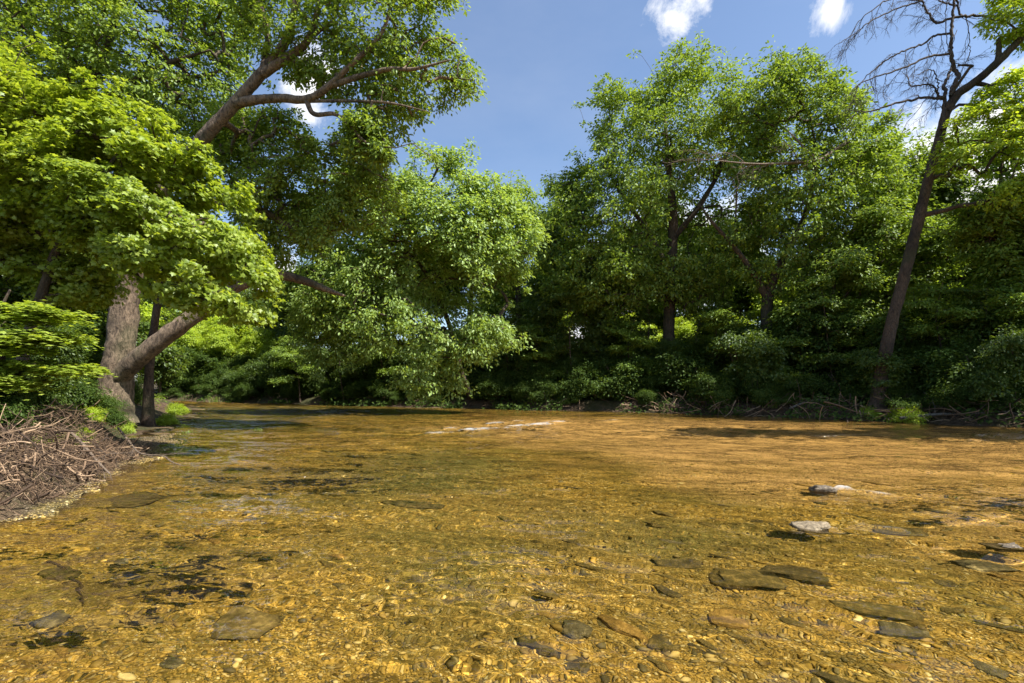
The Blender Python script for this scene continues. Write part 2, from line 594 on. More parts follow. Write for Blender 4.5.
def terrain_mat():
    m, nt, out = nmat('river_bed_and_soil')
    tc = N_(nt, 'TexCoord')
    P = tc.outputs['Object']
    sp = N_(nt, 'SeparateXYZ'); nt.links.new(P, sp.inputs[0])
    # pebbles: cells stretched along the current, each stone its own colour
    flow = mapping(nt, P, (1.0, 1.6, 1.0), (0, 0, R(38)))
    warp = N_(nt, 'VectorMath', operation='ADD')
    nzv = N_(nt, 'TexNoise'); nzv.inputs['Scale'].default_value = 9; nt.links.new(flow, nzv.inputs['Vector'])
    sc = N_(nt, 'VectorMath', operation='SCALE'); nt.links.new(nzv.outputs['Color'], sc.inputs[0]); sc.inputs['Scale'].default_value = 0.10
    nt.links.new(flow, warp.inputs[0]); nt.links.new(sc.outputs[0], warp.inputs[1])
    cols = []
    hs = []
    for k, s in enumerate((42.0, 17.0)):
        vo = N_(nt, 'TexVoronoi'); vo.inputs['Scale'].default_value = s
        nt.links.new(warp.outputs[0], vo.inputs['Vector'])
        sx = N_(nt, 'SeparateColor'); nt.links.new(vo.outputs['Color'], sx.inputs[0])
        c = ramp(nt, sx.outputs[0], [(0.0, (0.096, 0.065, 0.016)), (0.22, (0.209, 0.137, 0.029)), (0.5, (0.373, 0.242, 0.052)), (0.74, (0.497, 0.326, 0.072)),
                                     (0.9, (0.588, 0.419, 0.136)), (1.0, (0.678, 0.547, 0.260))])
        cols.append(c)
        hs.append(vo.outputs['Distance'])
    pick = ramp(nt, noise(nt, P, 2.2, 3), [(0.5, (0, 0, 0)), (0.62, (1, 1, 1))])
    peb = mixc(nt, pick, cols[0], cols[1])
    # broad ochre / olive drifts of algae and silt; the far-left one is painted shade
    b1 = noise(nt, mapping(nt, P, (0.5, 0.85, 1), (0, 0, R(25))), 0.9, 4, 0.6)
    peb = mixc(nt, ramp(nt, b1, [(0.40, (0, 0, 0)), (0.60, (.75, .75, .75))]), peb, (.165, .135, .040), 'MIX')
    b2 = noise(nt, mapping(nt, P, (0.8, 2.2, 1), (0, 0, R(28))), 1.3, 4, 0.65)
    peb = mixc(nt, ramp(nt, b2, [(0.56, (0, 0, 0)), (0.70, (.6, .6, .6))]), peb, (.080, .068, .024), 'MIX')
    b3 = noise(nt, P, 0.28, 3)
    peb = mixc(nt, ramp(nt, b3, [(0.45, (0, 0, 0)), (0.65, (.6, .6, .6))]), peb, (.350, .220, .075), 'MIX')
    dr = N_(nt, 'Attribute', attribute_name='drift')
    peb = mixc(nt, ramp(nt, math_(nt, 'MULTIPLY', dr.outputs['Fac'], 1.0), [(0.1, (0, 0, 0)), (0.8, (.88, .88, .88))]), peb, (.680, .440, .220))
    peb = mixc(nt, ramp(nt, math_(nt, 'MULTIPLY', dr.outputs['Fac'], -1.0), [(0.15, (0, 0, 0)), (0.9, (.72, .72, .72))]), peb, (.140, .140, .056))
    # soil and leaf litter on the banks
    l1 = noise(nt, P, 6.0, 6, 0.7)
    soil = ramp(nt, l1, [(0.3, (.030, .020, .012)), (0.5, (.085, .055, .032)), (0.7, (.180, .120, .075))])
    n2 = noise(nt, P, 0.5, 3)
    soil = mixc(nt, ramp(nt, n2, [(0.45, (0, 0, 0)), (0.65, (.7, .7, .7))]), soil, (.035, .050, .014))
    zz = math_(nt, 'ADD', sp.outputs[2], math_(nt, 'MULTIPLY', noise(nt, P, 3.0, 3), 0.12))
    edge = ramp(nt, math_(nt, 'MULTIPLY', zz, 1.0), [(0.0, (0, 0, 0)), (0.07, (1, 1, 1))])
    c = mixc(nt, edge, peb, soil)
    bs = N_(nt, 'BsdfPrincipled'); bs.inputs['Roughness'].default_value = 0.85
    bs.inputs['Specular IOR Level'].default_value = 0.2
    nt.links.new(c, bs.inputs['Base Color'])
    bp = N_(nt, 'Bump'); bp.inputs['Strength'].default_value = 1.0; bp.inputs['Distance'].default_value = 0.03; bp.invert = True
    hh = math_(nt, 'ADD', math_(nt, 'MULTIPLY', hs[0], 0.6), math_(nt, 'MULTIPLY', hs[1], 1.0))
    nt.links.new(hh, bp.inputs['Height']); nt.links.new(bp.outputs[0], bs.inputs['Normal'])
    nt.links.new(bs.outputs[0], out.inputs[0])
    return m


TERRAIN = terrain_mat()
mb = MB()
mb.add(np.stack([X, Y, Z], -1), grid_faces(*X.shape))
ground = mb.build('ground', TERRAIN)
xf, yf = X.ravel(), Y.ravel()
drift = 1.3 * np.exp(-(((xf - 8.5) / 8.5) ** 2 + ((yf - 13.5) / 7) ** 2)) + .6 * np.exp(-(((xf - 2) / 6) ** 2 + ((yf - 19) / 5) ** 2)) - 1.0 * np.exp(-(((xf + 1.6) / 3.4) ** 2 + ((yf - 9.0) / 4.2) ** 2)) - 1.1 * np.exp(-(((xf + 14) / 9) ** 2 + ((yf - 27) / 12) ** 2))  # last term darkens the far-left bed colour in place of tree shadow
drift = drift - .7 * np.exp(-(((xf - 1.6) / 1.6) ** 2 + ((yf - 5.2) / 1.3) ** 2))
da_ = ground.data.attributes.new('drift', 'FLOAT', 'POINT')
da_.data.foreach_set('value', (drift + (fbm(p3(xf * .6, yf * .9), 61, 3) - .5) * .8).astype(np.float32))
tag(ground, 'forest floor and golden gravel bed of the creek', None, None, 'structure')


# ------------------------------------------------------------------ water
def foam_amount(x, y):
    def line(x0, y0, x1, y1, w):
        ab = np.array([x1 - x0, y1 - y0]); ap = np.stack([x - x0, y - y0], -1)
        t = np.clip(ap @ ab / (ab @ ab), 0, 1)
        d = np.linalg.norm(ap - t[:, None] * ab, axis=1)
        return np.exp(-(d / w) ** 2)
    def g(px, py):
        d = CAMH * F / (py - HY)
        return ((px - CX) / F * d, d)
    f = np.zeros(len(x))
    for (a, b, w, s) in [((432, 434), (470, 431), .4, .8), ((470, 431), (560, 423), .45, 1.0), ((445, 430), (520, 421), .4, .8), ((560, 423), (620, 421), .2, .6), ((330, 431), (372, 434), .2, .35),
                         ((798, 490), (850, 492), .12, 1.3), ((840, 491), (905, 498), .15, .8), ((840, 480), (880, 484), .12, .8), ((805, 526), (835, 530), .08, .55), ((840, 524), (900, 530), .09, .5),
                         ((885, 492), (960, 498), .09, .5), ((930, 540), (1010, 560), .10, .35), ((950, 520), (1020, 512), .12, .45), ((900, 470), (1020, 476), .16, .4), ((760, 442), (1020, 455), .3, .2)]:
        p, q = g(*a), g(*b)
        f = np.maximum(f, s * line(*p, *q, w))
    br = smooth((fbm(p3(x * 1.3, y * 3.0), 91, 3) - .40) / .14)
    return f * (.15 + 1.1 * br)


def riffle(x, y):
    g = lambda a, b, ra, rb: np.exp(-(((x - a) / ra) ** 2 + ((y - b) / rb) ** 2))
    r = np.maximum.reduce([g(-14, 27, 7, 8) * 1.7, g(-24, 38, 10, 8) * 1.8, g(8.5, 15.3, 4, 1.6) * 1.9, g(16, 13.5, 5, 2.5) * 1.3, g(-3.2, 9, 2.2, 4.5) * .9, g(0, 18, 4, 2.5) * .8, g(6.5, 6.5, 3.0, 1.4) * .6, g(-4.4, 5.6, .9, 1.6) * .5, g(-2.7, 5.2, .8, 2.0) * 1.1])
    return r * smooth((fbm(p3(x * .35, y * .5), 81, 3) - .25) / .3)


def waves(x, y):
    a = R(28)
    u = x * math.cos(a) - y * math.sin(a); v = x * math.sin(a) + y * math.cos(a)
    u2 = u + 0.25 * fbm(p3(x * 1.1, y * 1.1), 51, 2); v2 = v + 0.25 * fbm(p3(x * 1.1, y * 1.1), 53, 2)
    w = (fbm(p3(u2 * 1.1, v2 * 2.4), 21, 2) - .5) * 0.05
    w = w + (fbm(p3(u2 * 4.2, v2 * 7.0), 25, 2) - .5) * 0.016
    near = smooth((11 - np.hypot(x, y)) / 5)
    w = w + (fbm(p3(u2 * 11, v2 * 16), 27, 2) - .5) * 0.009 * near * smooth((fbm(p3(x * .8, y * 1.1), 71, 2) - .3) / .4)
    w = w + (fbm(p3(u * .5, v * 1.3), 33, 2) - .5) * .22 * riffle(x, y) * smooth((y - 9) / 4)
    return w + foam_amount(x, y) * (0.03 + 0.05 * fbm(p3(u * 3, v * 7), 41, 2))


wx = axis([(-140, -40, 5), (-40, -12, .5), (-12, -7, .1), (-7, -4.2, .04), (-4.2, 4.2, .02), (4.2, 9, .04), (9, 20, .12), (20, 62, .8)])
wy = axis([(-60, -4, 4), (-4, 1.4, .4), (1.4, 5, .02), (5, 8, .035), (8, 16, .07), (16, 34, .15), (34, 50, .5), (50, 90, 4)])
WX, WY = np.meshgrid(wx, wy)
wz = waves(WX.ravel(), WY.ravel())
foam = foam_amount(WX.ravel(), WY.ravel())


BASE_K, RIFFLE_K = 0.36, 2.6


def water_mat():
    m, nt, out = nmat('creek_water')
    tc = N_(nt, 'TexCoord')
    P = tc.outputs['Object']
    fv = mapping(nt, P, (1.0, 2.1, 1.0), (0, 0, R(28)))
    def slopes(vec, scale, detail, k):
        n = nt.nodes.new('ShaderNodeTexNoise')
        n.inputs['Scale'].default_value = scale; n.inputs['Detail'].default_value = detail; n.inputs['Roughness'].default_value = .6
        n.inputs['Distortion'].default_value = .5
        nt.links.new(vec, n.inputs['Vector'])
        a = N_(nt, 'VectorMath', operation='SUBTRACT'); nt.links.new(n.outputs['Color'], a.inputs[0]); a.inputs[1].default_value = (.5, .5, .5)
        b = N_(nt, 'VectorMath', operation='MULTIPLY'); nt.links.new(a.outputs[0], b.inputs[0]); b.inputs[1].default_value = (k, k, 0)
        return b.outputs[0]
    ra = N_(nt, 'Attribute', attribute_name='riffle')
    amp = math_(nt, 'ADD', math_(nt, 'MULTIPLY', ra.outputs['Fac'], RIFFLE_K), BASE_K)
    s1 = slopes(fv, 4.0, 3, 1.0)
    s2 = slopes(mapping(nt, P, (.7, 1.6, 1.0), (0, 0, R(14))), 1.1, 2, 1.1)
    s3 = slopes(fv, 12.0, 2, .9)
    sm0 = N_(nt, 'VectorMath', operation='ADD'); nt.links.new(s1, sm0.inputs[0]); nt.links.new(s3, sm0.inputs[1])
    sm_ = N_(nt, 'VectorMath', operation='ADD'); nt.links.new(sm0.outputs[0], sm_.inputs[0]); nt.links.new(s2, sm_.inputs[1])
    sc_ = N_(nt, 'VectorMath', operation='SCALE'); nt.links.new(sm_.outputs[0], sc_.inputs[0]); nt.links.new(amp, sc_.inputs['Scale'])
    ge = N_(nt, 'NewGeometry')
    ad_ = N_(nt, 'VectorMath', operation='ADD'); nt.links.new(sc_.outputs[0], ad_.inputs[0]); nt.links.new(ge.outputs['Normal'], ad_.inputs[1])
    bp = N_(nt, 'VectorMath', operation='NORMALIZE'); nt.links.new(ad_.outputs[0], bp.inputs[0])
    fr = N_(nt, 'Fresnel'); fr.inputs['IOR'].default_value = 1.36
    nt.links.new(bp.outputs[0], fr.inputs['Normal'])
    tr = N_(nt, 'BsdfRefraction'); tr.inputs[0].default_value = (1.0, .93, .70, 1); tr.inputs['IOR'].default_value = 1.33; tr.inputs['Roughness'].default_value = 0.0
    gl = N_(nt, 'BsdfGlossy'); gl.inputs['Roughness'].default_value = 0.06
    nt.links.new(bp.outputs[0], gl.inputs['Normal'])
    mx = N_(nt, 'MixShader')
    nt.links.new(fr.outputs[0], mx.inputs[0]); nt.links.new(tr.outputs[0], mx.inputs[1]); nt.links.new(gl.outputs[0], mx.inputs[2])
    at_ = N_(nt, 'Attribute', attribute_name='foam')
    fn = noise(nt, mapping(nt, P, (1.0, 2.2, 1.0), (0, 0, R(12))), 2.2, 8, 0.8)
    ff = math_(nt, 'MULTIPLY', ramp(nt, math_(nt, 'ADD', math_(nt, 'MULTIPLY', at_.outputs['Fac'], 0.36), math_(nt, 'MULTIPLY', fn, 0.75)), [(0.60, (0, 0, 0)), (1.08, (1, 1, 1))]), 0.45)
    df = N_(nt, 'BsdfDiffuse'); df.inputs[0].default_value = (.75, .77, .76, 1)
    m2 = N_(nt, 'MixShader')
    nt.links.new(ff, m2.inputs[0]); nt.links.new(mx.outputs[0], m2.inputs[1]); nt.links.new(df.outputs[0], m2.inputs[2])
    nt.links.new(m2.outputs[0], out.inputs[0])
    return m


mb = MB()
mb.add(np.stack([WX.ravel(), WY.ravel(), wz], -1), grid_faces(*WX.shape))
water = tag(mb.build('water', water_mat()), 'clear shallow creek water rippling over gravel', None, None, 'structure')
ar_ = water.data.attributes.new('riffle', 'FLOAT', 'POINT')
ar_.data.foreach_set('value', riffle(WX.ravel(), WY.ravel()).astype(np.float32))
at_ = water.data.attributes.new('foam', 'FLOAT', 'POINT')
at_.data.foreach_set('value', foam.astype(np.float32))


# ------------------------------------------------------------------ stones
def stone_mesh(rng, name, mat, sx, sy, sz, seed, seg=20, rings=12, rough=0.55):
    th = np.linspace(0, math.pi, rings)[1:-1]; ph = np.arange(seg) / seg * 2 * math.pi
    d = [np.array([[0, 0, 1.0]])]
    for t in th:
        d.append(np.stack([np.sin(t) * np.cos(ph), np.sin(t) * np.sin(ph), np.full(seg, np.cos(t))], -1))
    d.append(np.array([[0, 0, -1.0]]))
    d = np.concatenate(d)
    sq = np.sign(d) * np.abs(d) ** 0.55
    v = sq * (1 + rough * (fbm(d * 1.7 + seed * 3.1, seed, 4)[:, None] - .5) * 2)
    v = v * np.array([sx, sy, sz])
    nr = len(th)
    f3, f4 = [], []
    for j in range(seg):
        f3.append((0, 1 + j, 1 + (j + 1) % seg))
        b = 1 + (nr - 1) * seg
        f3.append((b + (j + 1) % seg, b + j, len(d) - 1))
        for i in range(nr - 1):
            a = 1 + i * seg
            f4.append((a + j, a + seg + j, a + seg + (j + 1) % seg, a + (j + 1) % seg))
    m = MB(); m.add(v, f3, f4)
    return m.mesh(name, mat)


def stone_mat(name, a, b, rough=0.8):
    m, nt, out = nmat(name)
    tc = N_(nt, 'TexCoord')
    n1 = noise(nt, tc.outputs['Object'], 16.0, 8, 0.75)
    c = ramp(nt, n1, [(0.36, tuple(q * .6 for q in a)), (0.5, a), (0.64, b)])
    bs = N_(nt, 'BsdfPrincipled'); bs.inputs['Roughness'].default_value = rough
    nt.links.new(c, bs.inputs['Base Color'])
    bp = N_(nt, 'Bump'); bp.inputs['Strength'].default_value = 0.9; bp.inputs['Distance'].default_value = 0.03
    nt.links.new(n1, bp.inputs['Height']); nt.links.new(bp.outputs[0], bs.inputs['Normal'])
    nt.links.new(bs.outputs[0], out.inputs[0])
    return m


SM = {'sand': stone_mat('sandy_stone', (.170, .125, .050), (.330, .250, .110)), 'olive': stone_mat('olive_stone', (.140, .108, .036), (.320, .230, .078)), 'dark': stone_mat('dark_stone', (.090, .070, .028), (.210, .155, .060)),
      'grey': stone_mat('grey_stone', (.120, .102, .060), (.270, .225, .130)), 'pale': stone_mat('pale_stone', (.200, .152, .090), (.400, .315, .200)),
      'ochre': stone_mat('ochre_stone', (.260, .160, .040), (.420, .270, .080)), 'wet': stone_mat('wet_stone', (.110, .082, .050), (.300, .230, .145), .6)}


def on_bed(px, py, depth=0.42):
    d = (CAMH + depth) * F / (py - HY)
    return (px - CX) / F * d, d


RS = np.random.default_rng(31)
named = [  # px, py, half width px, elongation, material, label, height above bed
    (243, 658, 36, .5, 'sand', 'broad pale grey slab under the water near the bottom edge', .05),
    (546, 628, 12, .6, 'olive', 'small rounded olive cobble alone on bright gold gravel', .05),
    (680, 595, 27, .3, 'dark', 'blackish slanting stone just beside a pale flat slab', .06),
    (745, 612, 36, .45, 'olive', 'wide flat olive slab with dark edge below the slanting stone', .06),
    (792, 608, 34, .3, 'dark', 'long blackish ledge stone pointing down to the right', .07),
    (880, 650, 40, .35, 'olive', 'large tilted olive slab with shadowed edge in the lower right corner', .08),
    (905, 672, 26, .25, 'grey', 'grey plate of stone behind the lower right slab', .06),
    (728, 653, 20, .5, 'ochre', 'ochre cobble catching sun among small gravel', .05),
    (575, 663, 15, .5, 'grey', 'rounded grey cobble at the lower middle of the creek', .06),
    (55, 660, 15, .5, 'grey', 'bluish grey stone in the lower left corner under water', .05),
    (60, 612, 22, .35, 'dark', 'dark bent stone on the gravel at lower left', .05),
    (410, 527, 34, .2, 'dark', 'long dark streak of stone under mid creek water', .04),
    (900, 560, 26, .3, 'dark', 'dark wet stone beneath the shallow right riffle', .05),
    (128, 528, 40, .42, 'dark', 'dark slab added for the shadow patch in the shallows below the driftwood', .05),  # added stone, its dark shape stands in for a shadow on the water
    (985, 600, 26, .35, 'grey', 'grey flat stone near the right edge of the photo', .06),
]
for k, (px, py, hw, el, mt, lab, hz) in enumerate(named):
    x, y = on_bed(px, py)
    w = hw / F * y * .88
    z = ground_z(x, y)
    me = stone_mesh(RS, 'river_stone', SM[mt], w, max(w * el * 1.6, .04), max(hz, .05), 50 + k)
    o = bpy.data.objects.new('river_stone', me); COL.objects.link(o)
    o.location = (x, y, min(z + hz * .08, -0.08)); o.rotation_euler = (R(RS.uniform(-6, 6)), R(RS.uniform(-6, 6)), R(-24 + RS.uniform(-14, 14)))
    tag(o, lab, 'stone', 'single stones lying in the creek')
# stones that break the surface
for (px, py, w, h, mt, lab, dz) in [(812, 527, .17, .065, 'pale', 'pale sunlit stone breaking the surface of the riffle', -.012), (822, 491, .15, .085, 'wet', 'wet dark stone with water breaking white over it', .0),
                                    (1005, 545, .15, .05, 'wet', 'small wet stone at the right end of the riffle', -.045)]:
    d = CAMH * F / (py - HY)
    me = stone_mesh(RS, 'rock', SM[mt], w, w * .6, h, int(px), rough=.8)
    o = bpy.data.objects.new('rock', me); COL.objects.link(o)
    o.location = ((px - CX) / F * d, d, dz - .01); o.rotation_euler = (R(5), R(-6), R(-15))
    tag(o, lab, 'rock')
# cobbles on the bed, one object each
cob = [stone_mesh(RS, 'cobble', SM[m_], .10, .065, .035, 200 + i, 12, 8) for i, m_ in enumerate(('olive', 'grey', 'ochre', 'dark', 'olive', 'ochre', 'dark'))]
for k in range(110):
    y = RS.uniform(2.3, 11) if k % 3 else RS.uniform(2.3, 6)
    x = RS.uniform(-1.15, 1.15) * y
    if x < -5.2: x = RS.uniform(-4.5, 4)
    if RS.uniform() < .35: x = abs(x)
    o = bpy.data.objects.new('cobble', cob[k % 7]); COL.objects.link(o)
    s = RS.uniform(.3, .8)
    o.scale = (s, s * RS.uniform(.7, 1.1), s * .8)
    o.location = (x, y, min(ground_z(x, y) - .004, -.05)); o.rotation_euler = (0, 0, R(-28 + RS.uniform(-30, 30)))
    tag(o, 'submerged cobble lying among the golden gravel of the creek bed', 'cobble', 'cobbles on the creek bed')

plate = [stone_mesh(RS, 'stone_plate', SM[m_], .20, .085, .050, 300 + i, 16, 9, .5) for i, m_ in enumerate(('dark', 'olive', 'olive', 'ochre', 'grey'))]
for k in range(48):
    y = RS.uniform(2.5, 7.5)
    x = RS.uniform(.15, 1.12) * y if k % 4 else RS.uniform(-1.0, .2) * y
    if x < -5: continue
    o = bpy.data.objects.new('stone_plate', plate[k % 5]); COL.objects.link(o)
    q = RS.uniform(.35, .9)
    o.scale = (q * RS.uniform(.7, 1.3), q * RS.uniform(.35, .8), q)
    o.location = (x, y, min(ground_z(x, y) - .004, -.06)); o.rotation_euler = (R(RS.uniform(-14, 4)), R(RS.uniform(-5, 5)), R(-40 + RS.uniform(-16, 16)))
    tag(o, 'flat stone plate half sunk in the bed and aligned with the current', 'stone', 'stone plates half sunk in the bed')

# loose gravel that nobody could count: one object
def gravel():
    t = (1 + 5 ** .5) / 2
    iv = norm(np.array([(-1, t, 0), (1, t, 0), (-1, -t, 0), (1, -t, 0), (0, -1, t), (0, 1, t), (0, -1, -t), (0, 1, -t), (t, 0, -1), (t, 0, 1), (-t, 0, -1), (-t, 0, 1)], float))
    fi = np.array([(0, 11, 5), (0, 5, 1), (0, 1, 7), (0, 7, 10), (0, 10, 11), (1, 5, 9), (5, 11, 4), (11, 10, 2), (10, 7, 6), (7, 1, 8), (3, 9, 4), (3, 4, 2), (3, 2, 6), (3, 6, 8), (3, 8, 9), (4, 9, 5), (2, 4, 11), (6, 2, 10), (8, 6, 7), (9, 8, 1)])
    n = 125000
    y = 2.1 + 8.5 * RS.uniform(0, 1, n) ** 2.0
    x = RS.uniform(-1.2, 1.2, n) * y
    xb = RS.uniform(-10.5, -5.0, 26000); yb = RS.uniform(3.5, 15, 26000)
    x = np.concatenate([x, xb]); y = np.concatenate([y, yb])
    k = (x > -10.6)
    x, y = x[k], y[k]; n = len(x)
    z = height(x, y)
    k = z < np.where(x < -5, .16, -.02)
    x, y, z = x[k], y[k], z[k]; n = len(x)
    s = .0060 * np.exp(RS.normal(size=n) * .5) * (0.8 + y * .05)
    a = R(-28) + RS.normal(size=n) * .5
    sc = np.stack([s * RS.uniform(1.1, 1.9, n), s, s * .55], -1)
    v = iv[None] * sc[:, None] * (1 + RS.normal(size=(n, 12, 1)) * .13)
    c, sn = np.cos(a)[:, None], np.sin(a)[:, None]
    v = np.stack([v[..., 0] * c - v[..., 1] * sn, v[..., 0] * sn + v[..., 1] * c, v[..., 2]], -1)
    v += np.stack([x, y, z + s * .25], -1)[:, None]
    m = MB(); m.add(v, (fi[None] + (np.arange(n) * 12)[:, None, None]).reshape(-1, 3))
    mt, nt, out = nmat('gravel_stones')
    g = N_(nt, 'NewGeometry')
    cc = ramp(nt, g.outputs['Random Per Island'], [(0, (0.068, 0.054, 0.023)), (.14, (0.136, 0.107, 0.045)), (.26, (0.271, 0.175, 0.038)), (.5, (0.418, 0.274, 0.056)), (.72, (0.542, 0.361, 0.084)), (.84, (0.339, 0.268, 0.136)), (.93, (0.655, 0.489, 0.192)), (1, (0.768, 0.663, 0.384))])
    P = N_(nt, 'TexCoord').outputs['Object']
    b1 = noise(nt, mapping(nt, P, (0.5, 0.85, 1), (0, 0, R(25))), 0.9, 4, 0.6)
    cc = mixc(nt, ramp(nt, b1, [(0.42, (0, 0, 0)), (0.60, (.55, .55, .55))]), cc, (.190, .150, .042))
    b2 = noise(nt, mapping(nt, P, (0.8, 2.2, 1), (0, 0, R(28))), 1.3, 4, 0.65)
    cc = mixc(nt, ramp(nt, b2, [(0.54, (0, 0, 0)), (0.68, (.55, .55, .55))]), cc, (.095, .080, .028))
    sz = N_(nt, 'SeparateXYZ'); nt.links.new(P, sz.inputs[0])
    cc = mixc(nt, ramp(nt, sz.outputs[2], [(0.0, (0, 0, 0)), (0.012, (.85, .85, .85))]), cc, (.105, .076, .050))
    bs = N_(nt, 'BsdfPrincipled'); bs.inputs['Roughness'].default_value = .7
    nt.links.new(cc, bs.inputs['Base Color']); nt.links.new(bs.outputs[0], out.inputs[0])
    tag(m.build('gravel', mt), 'loose golden gravel covering the creek bed', None, None, 'stuff')


gravel()


# ------------------------------------------------------------------ trees
def blob(px, py, d, rx, ry, rz=None, w=1):
    """crown lobe: rx, rz in photo pixels, ry in metres of depth"""
    s = d / F
    return (at(px, py, d), (rx * s, ry, (rz or rx) * s), w)


def tree(name, label, base, trunk, blobs, n, per, spread, lsize, leaf, kind='simple', bark=None, limbs=(), group=None, seed=1, thr=0.36, up=.8, out=.5, jit=.6, droop=.4, flat=.6,
         sides=12, tip=.011, shell=.45, cat='tree', nscale=.45, rough=.18, tiltk=.12, vols=(), layer=1.0, ragged=16.0):
    """trunk: (points, radii);  limbs: list of (points, radii) that are children of their own"""
    rng = np.random.default_rng(seed)
    bark = bark or BARK
    root = empty(name, base, label, cat, group)
    skel = []
    p, r = spline(trunk[0], 8 * len(trunk[0]), trunk[1])
    tm = MB()
    # root flare
    fl = np.exp(-np.linspace(0, 1, len(p)) * 14)
    tube(tm, p, r * (1 + .45 * fl), sides, rough, seed)
    k0 = len(p) // 4
    skel.append((p[k0:], r[k0:]))
    for (lp, lr) in limbs:
        q, s = spline(lp, 7 * len(lp), lr)
        lm = MB(); tube(lm, q, s, 9, rough, seed + 3)
        lm.build('limb', bark, root)
        skel.append((q[2:], s[2:]))
    if vols:
        tot = sum(v[3] for v in vols)
        es = [sample_volume(rng, v[0], v[1], v[2], int(n * v[3] / tot), thr - (.07 if i else 0), nscale, seed + 40 * i, layer, ragged) for i, v in enumerate(vols)]
        ends = np.concatenate([a for a, _ in es]); outs = np.concatenate([b_ for _, b_ in es])
    else:
        ends, outs = sample_blobs(rng, blobs, n, shell, thr, nscale, seed)
    br = grow(rng, skel, ends, tip=tip)
    for (q, s) in br:
        tube(tm, q, s, 5 if s[0] > .02 else 4, 0, 0, False)
    tm.build('trunk', bark, root)
    cm = MB()
    clumps(cm, rng, ends, outs, per, spread, lsize, kind, up, out, jit, flat, droop, tiltk)
    cm.build('crown', LM[leaf], root)
    return root


# --- the big old tree on the left bank, forked at its foot, limbs out over the creek
b = at(112, 412, 16)
b[2] = ground_z(b[0], b[1]) - .15
tree('old_tree', 'massive old tree with forked leaning trunk on the left bank, limbs over the creek', b,
     ([b, at(116, 385, 16), at(121, 345, 16), at(127, 295, 16), at(138, 245, 15.8), at(160, 195, 15.6), at(185, 160, 15.4), at(210, 131, 15.2), at(238, 100, 15), at(266, 68, 14.8), at(286, 40, 14.6), at(296, 0, 14.4), at(300, -70, 14.2)],
      [.46, .43, .41, .37, .31, .25, .21, .19, .17, .15, .12, .09, .05]),
     [blob(275, 15, 14.5, 40, 1.6, 35), blob(335, 22, 14.2, 48, 1.8, 34), blob(400, 40, 14, 50, 1.6, 42), blob(440, 62, 14, 30, 1.3, 42), blob(425, 98, 14, 38, 1.2, 16, .8), blob(372, 135, 14.2, 34, 1.0, 10, .8),
      blob(350, -50, 14.2, 110, 2.6, 50), blob(285, 88, 15, 20, 1, 14, .6), blob(330, 70, 14.6, 26, 1, 18, .7),
      blob(245, 150, 16.5, 40, 1.8, 42, 1.6), blob(300, 165, 17, 44, 1.7, 36, 1.7), blob(345, 190, 17.5, 46, 1.7, 30, 1.6), blob(265, 215, 17, 34, 1.4, 32, 1.6), blob(350, 285, 18.2, 30, 1.2, 18, 1.2), blob(385, 270, 18.6, 34, 1.2, 24, 1.2), blob(315, 245, 17.6, 26, 1.1, 16, 1.2)],
     3000, 27, .31, .134, 'oak', 'oval', sides=22,
     limbs=[([at(236, 103, 15), at(255, 100, 14.9), at(280, 98, 14.8), at(308, 99, 14.5), at(329, 86, 14.3), at(352, 64, 14.1), at(373, 44, 14), at(385, 26, 13.9), at(392, -5, 13.8)], [.16, .14, .125, .115, .10, .07, .06, .05, .025]),
            ([at(329, 86, 14.3), at(361, 76, 14.2), at(390, 69, 14.1), at(414, 69, 14), at(450, 60, 13.9)], [.095, .08, .065, .05, .02]),
            ([at(306, 99, 14.5), at(314, 114, 14.5), at(335, 114, 14.4), at(350, 126, 14.3), at(367, 143, 14.3), at(395, 148, 14.2)], [.08, .07, .06, .05, .04, .015]),
            ([at(262, 74, 14.8), at(294, 53, 14.6), at(308, 40, 14.4), at(318, 10, 14.2), at(325, -40, 14)], [.15, .12, .10, .08, .04]),
            ([at(262, 74, 14.8), at(268, 40, 15), at(262, 10, 15.1), at(255, -40, 15.2)], [.11, .09, .07, .03]),
            ([at(308, 101, 14.5), at(350, 101, 14.3), at(390, 103, 14.2), at(430, 112, 14.1)], [.05, .045, .035, .012]),
            ([at(150, 218, 15.7), at(195, 205, 16.4), at(240, 205, 16.8), at(268, 214, 17), at(300, 232, 17.4), at(335, 240, 17.8)], [.24, .2, .17, .15, .11, .06]),
            ([at(117, 378, 15.9), at(134, 362, 15.8), at(158, 342, 15.8), at(195, 315, 16), at(235, 287, 16.6), at(270, 275, 17.2), at(298, 279, 17.6), at(325, 289, 18), at(345, 296, 18.3)], [.32, .30, .28, .26, .22, .19, .16, .12, .04])],
     seed=11, thr=.455, nscale=1.0, ragged=20.0, up=.55, out=.5, jit=.9, tip=.008, rough=.2, shell=.55, flat=.75, vols=[([(232, -90), (238, 10), (250, 80), (290, 62), (318, 84), (345, 98), (372, 92), (352, 122), (380, 158), (412, 150), (405, 118), (440, 112), (474, 98), (470, 60), (466, 20), (450, -20), (420, -90)], 15.1, 1.5, 1.0), ([(338, 104), (380, 112), (424, 118), (414, 156), (374, 162), (345, 138)], 14.5, .7, .14), ([(205, 120), (245, 112), (300, 135), (352, 148), (398, 172), (392, 205), (350, 222), (330, 262), (285, 258), (262, 268), (235, 215)], 17.0, 1.7, 1.05)])

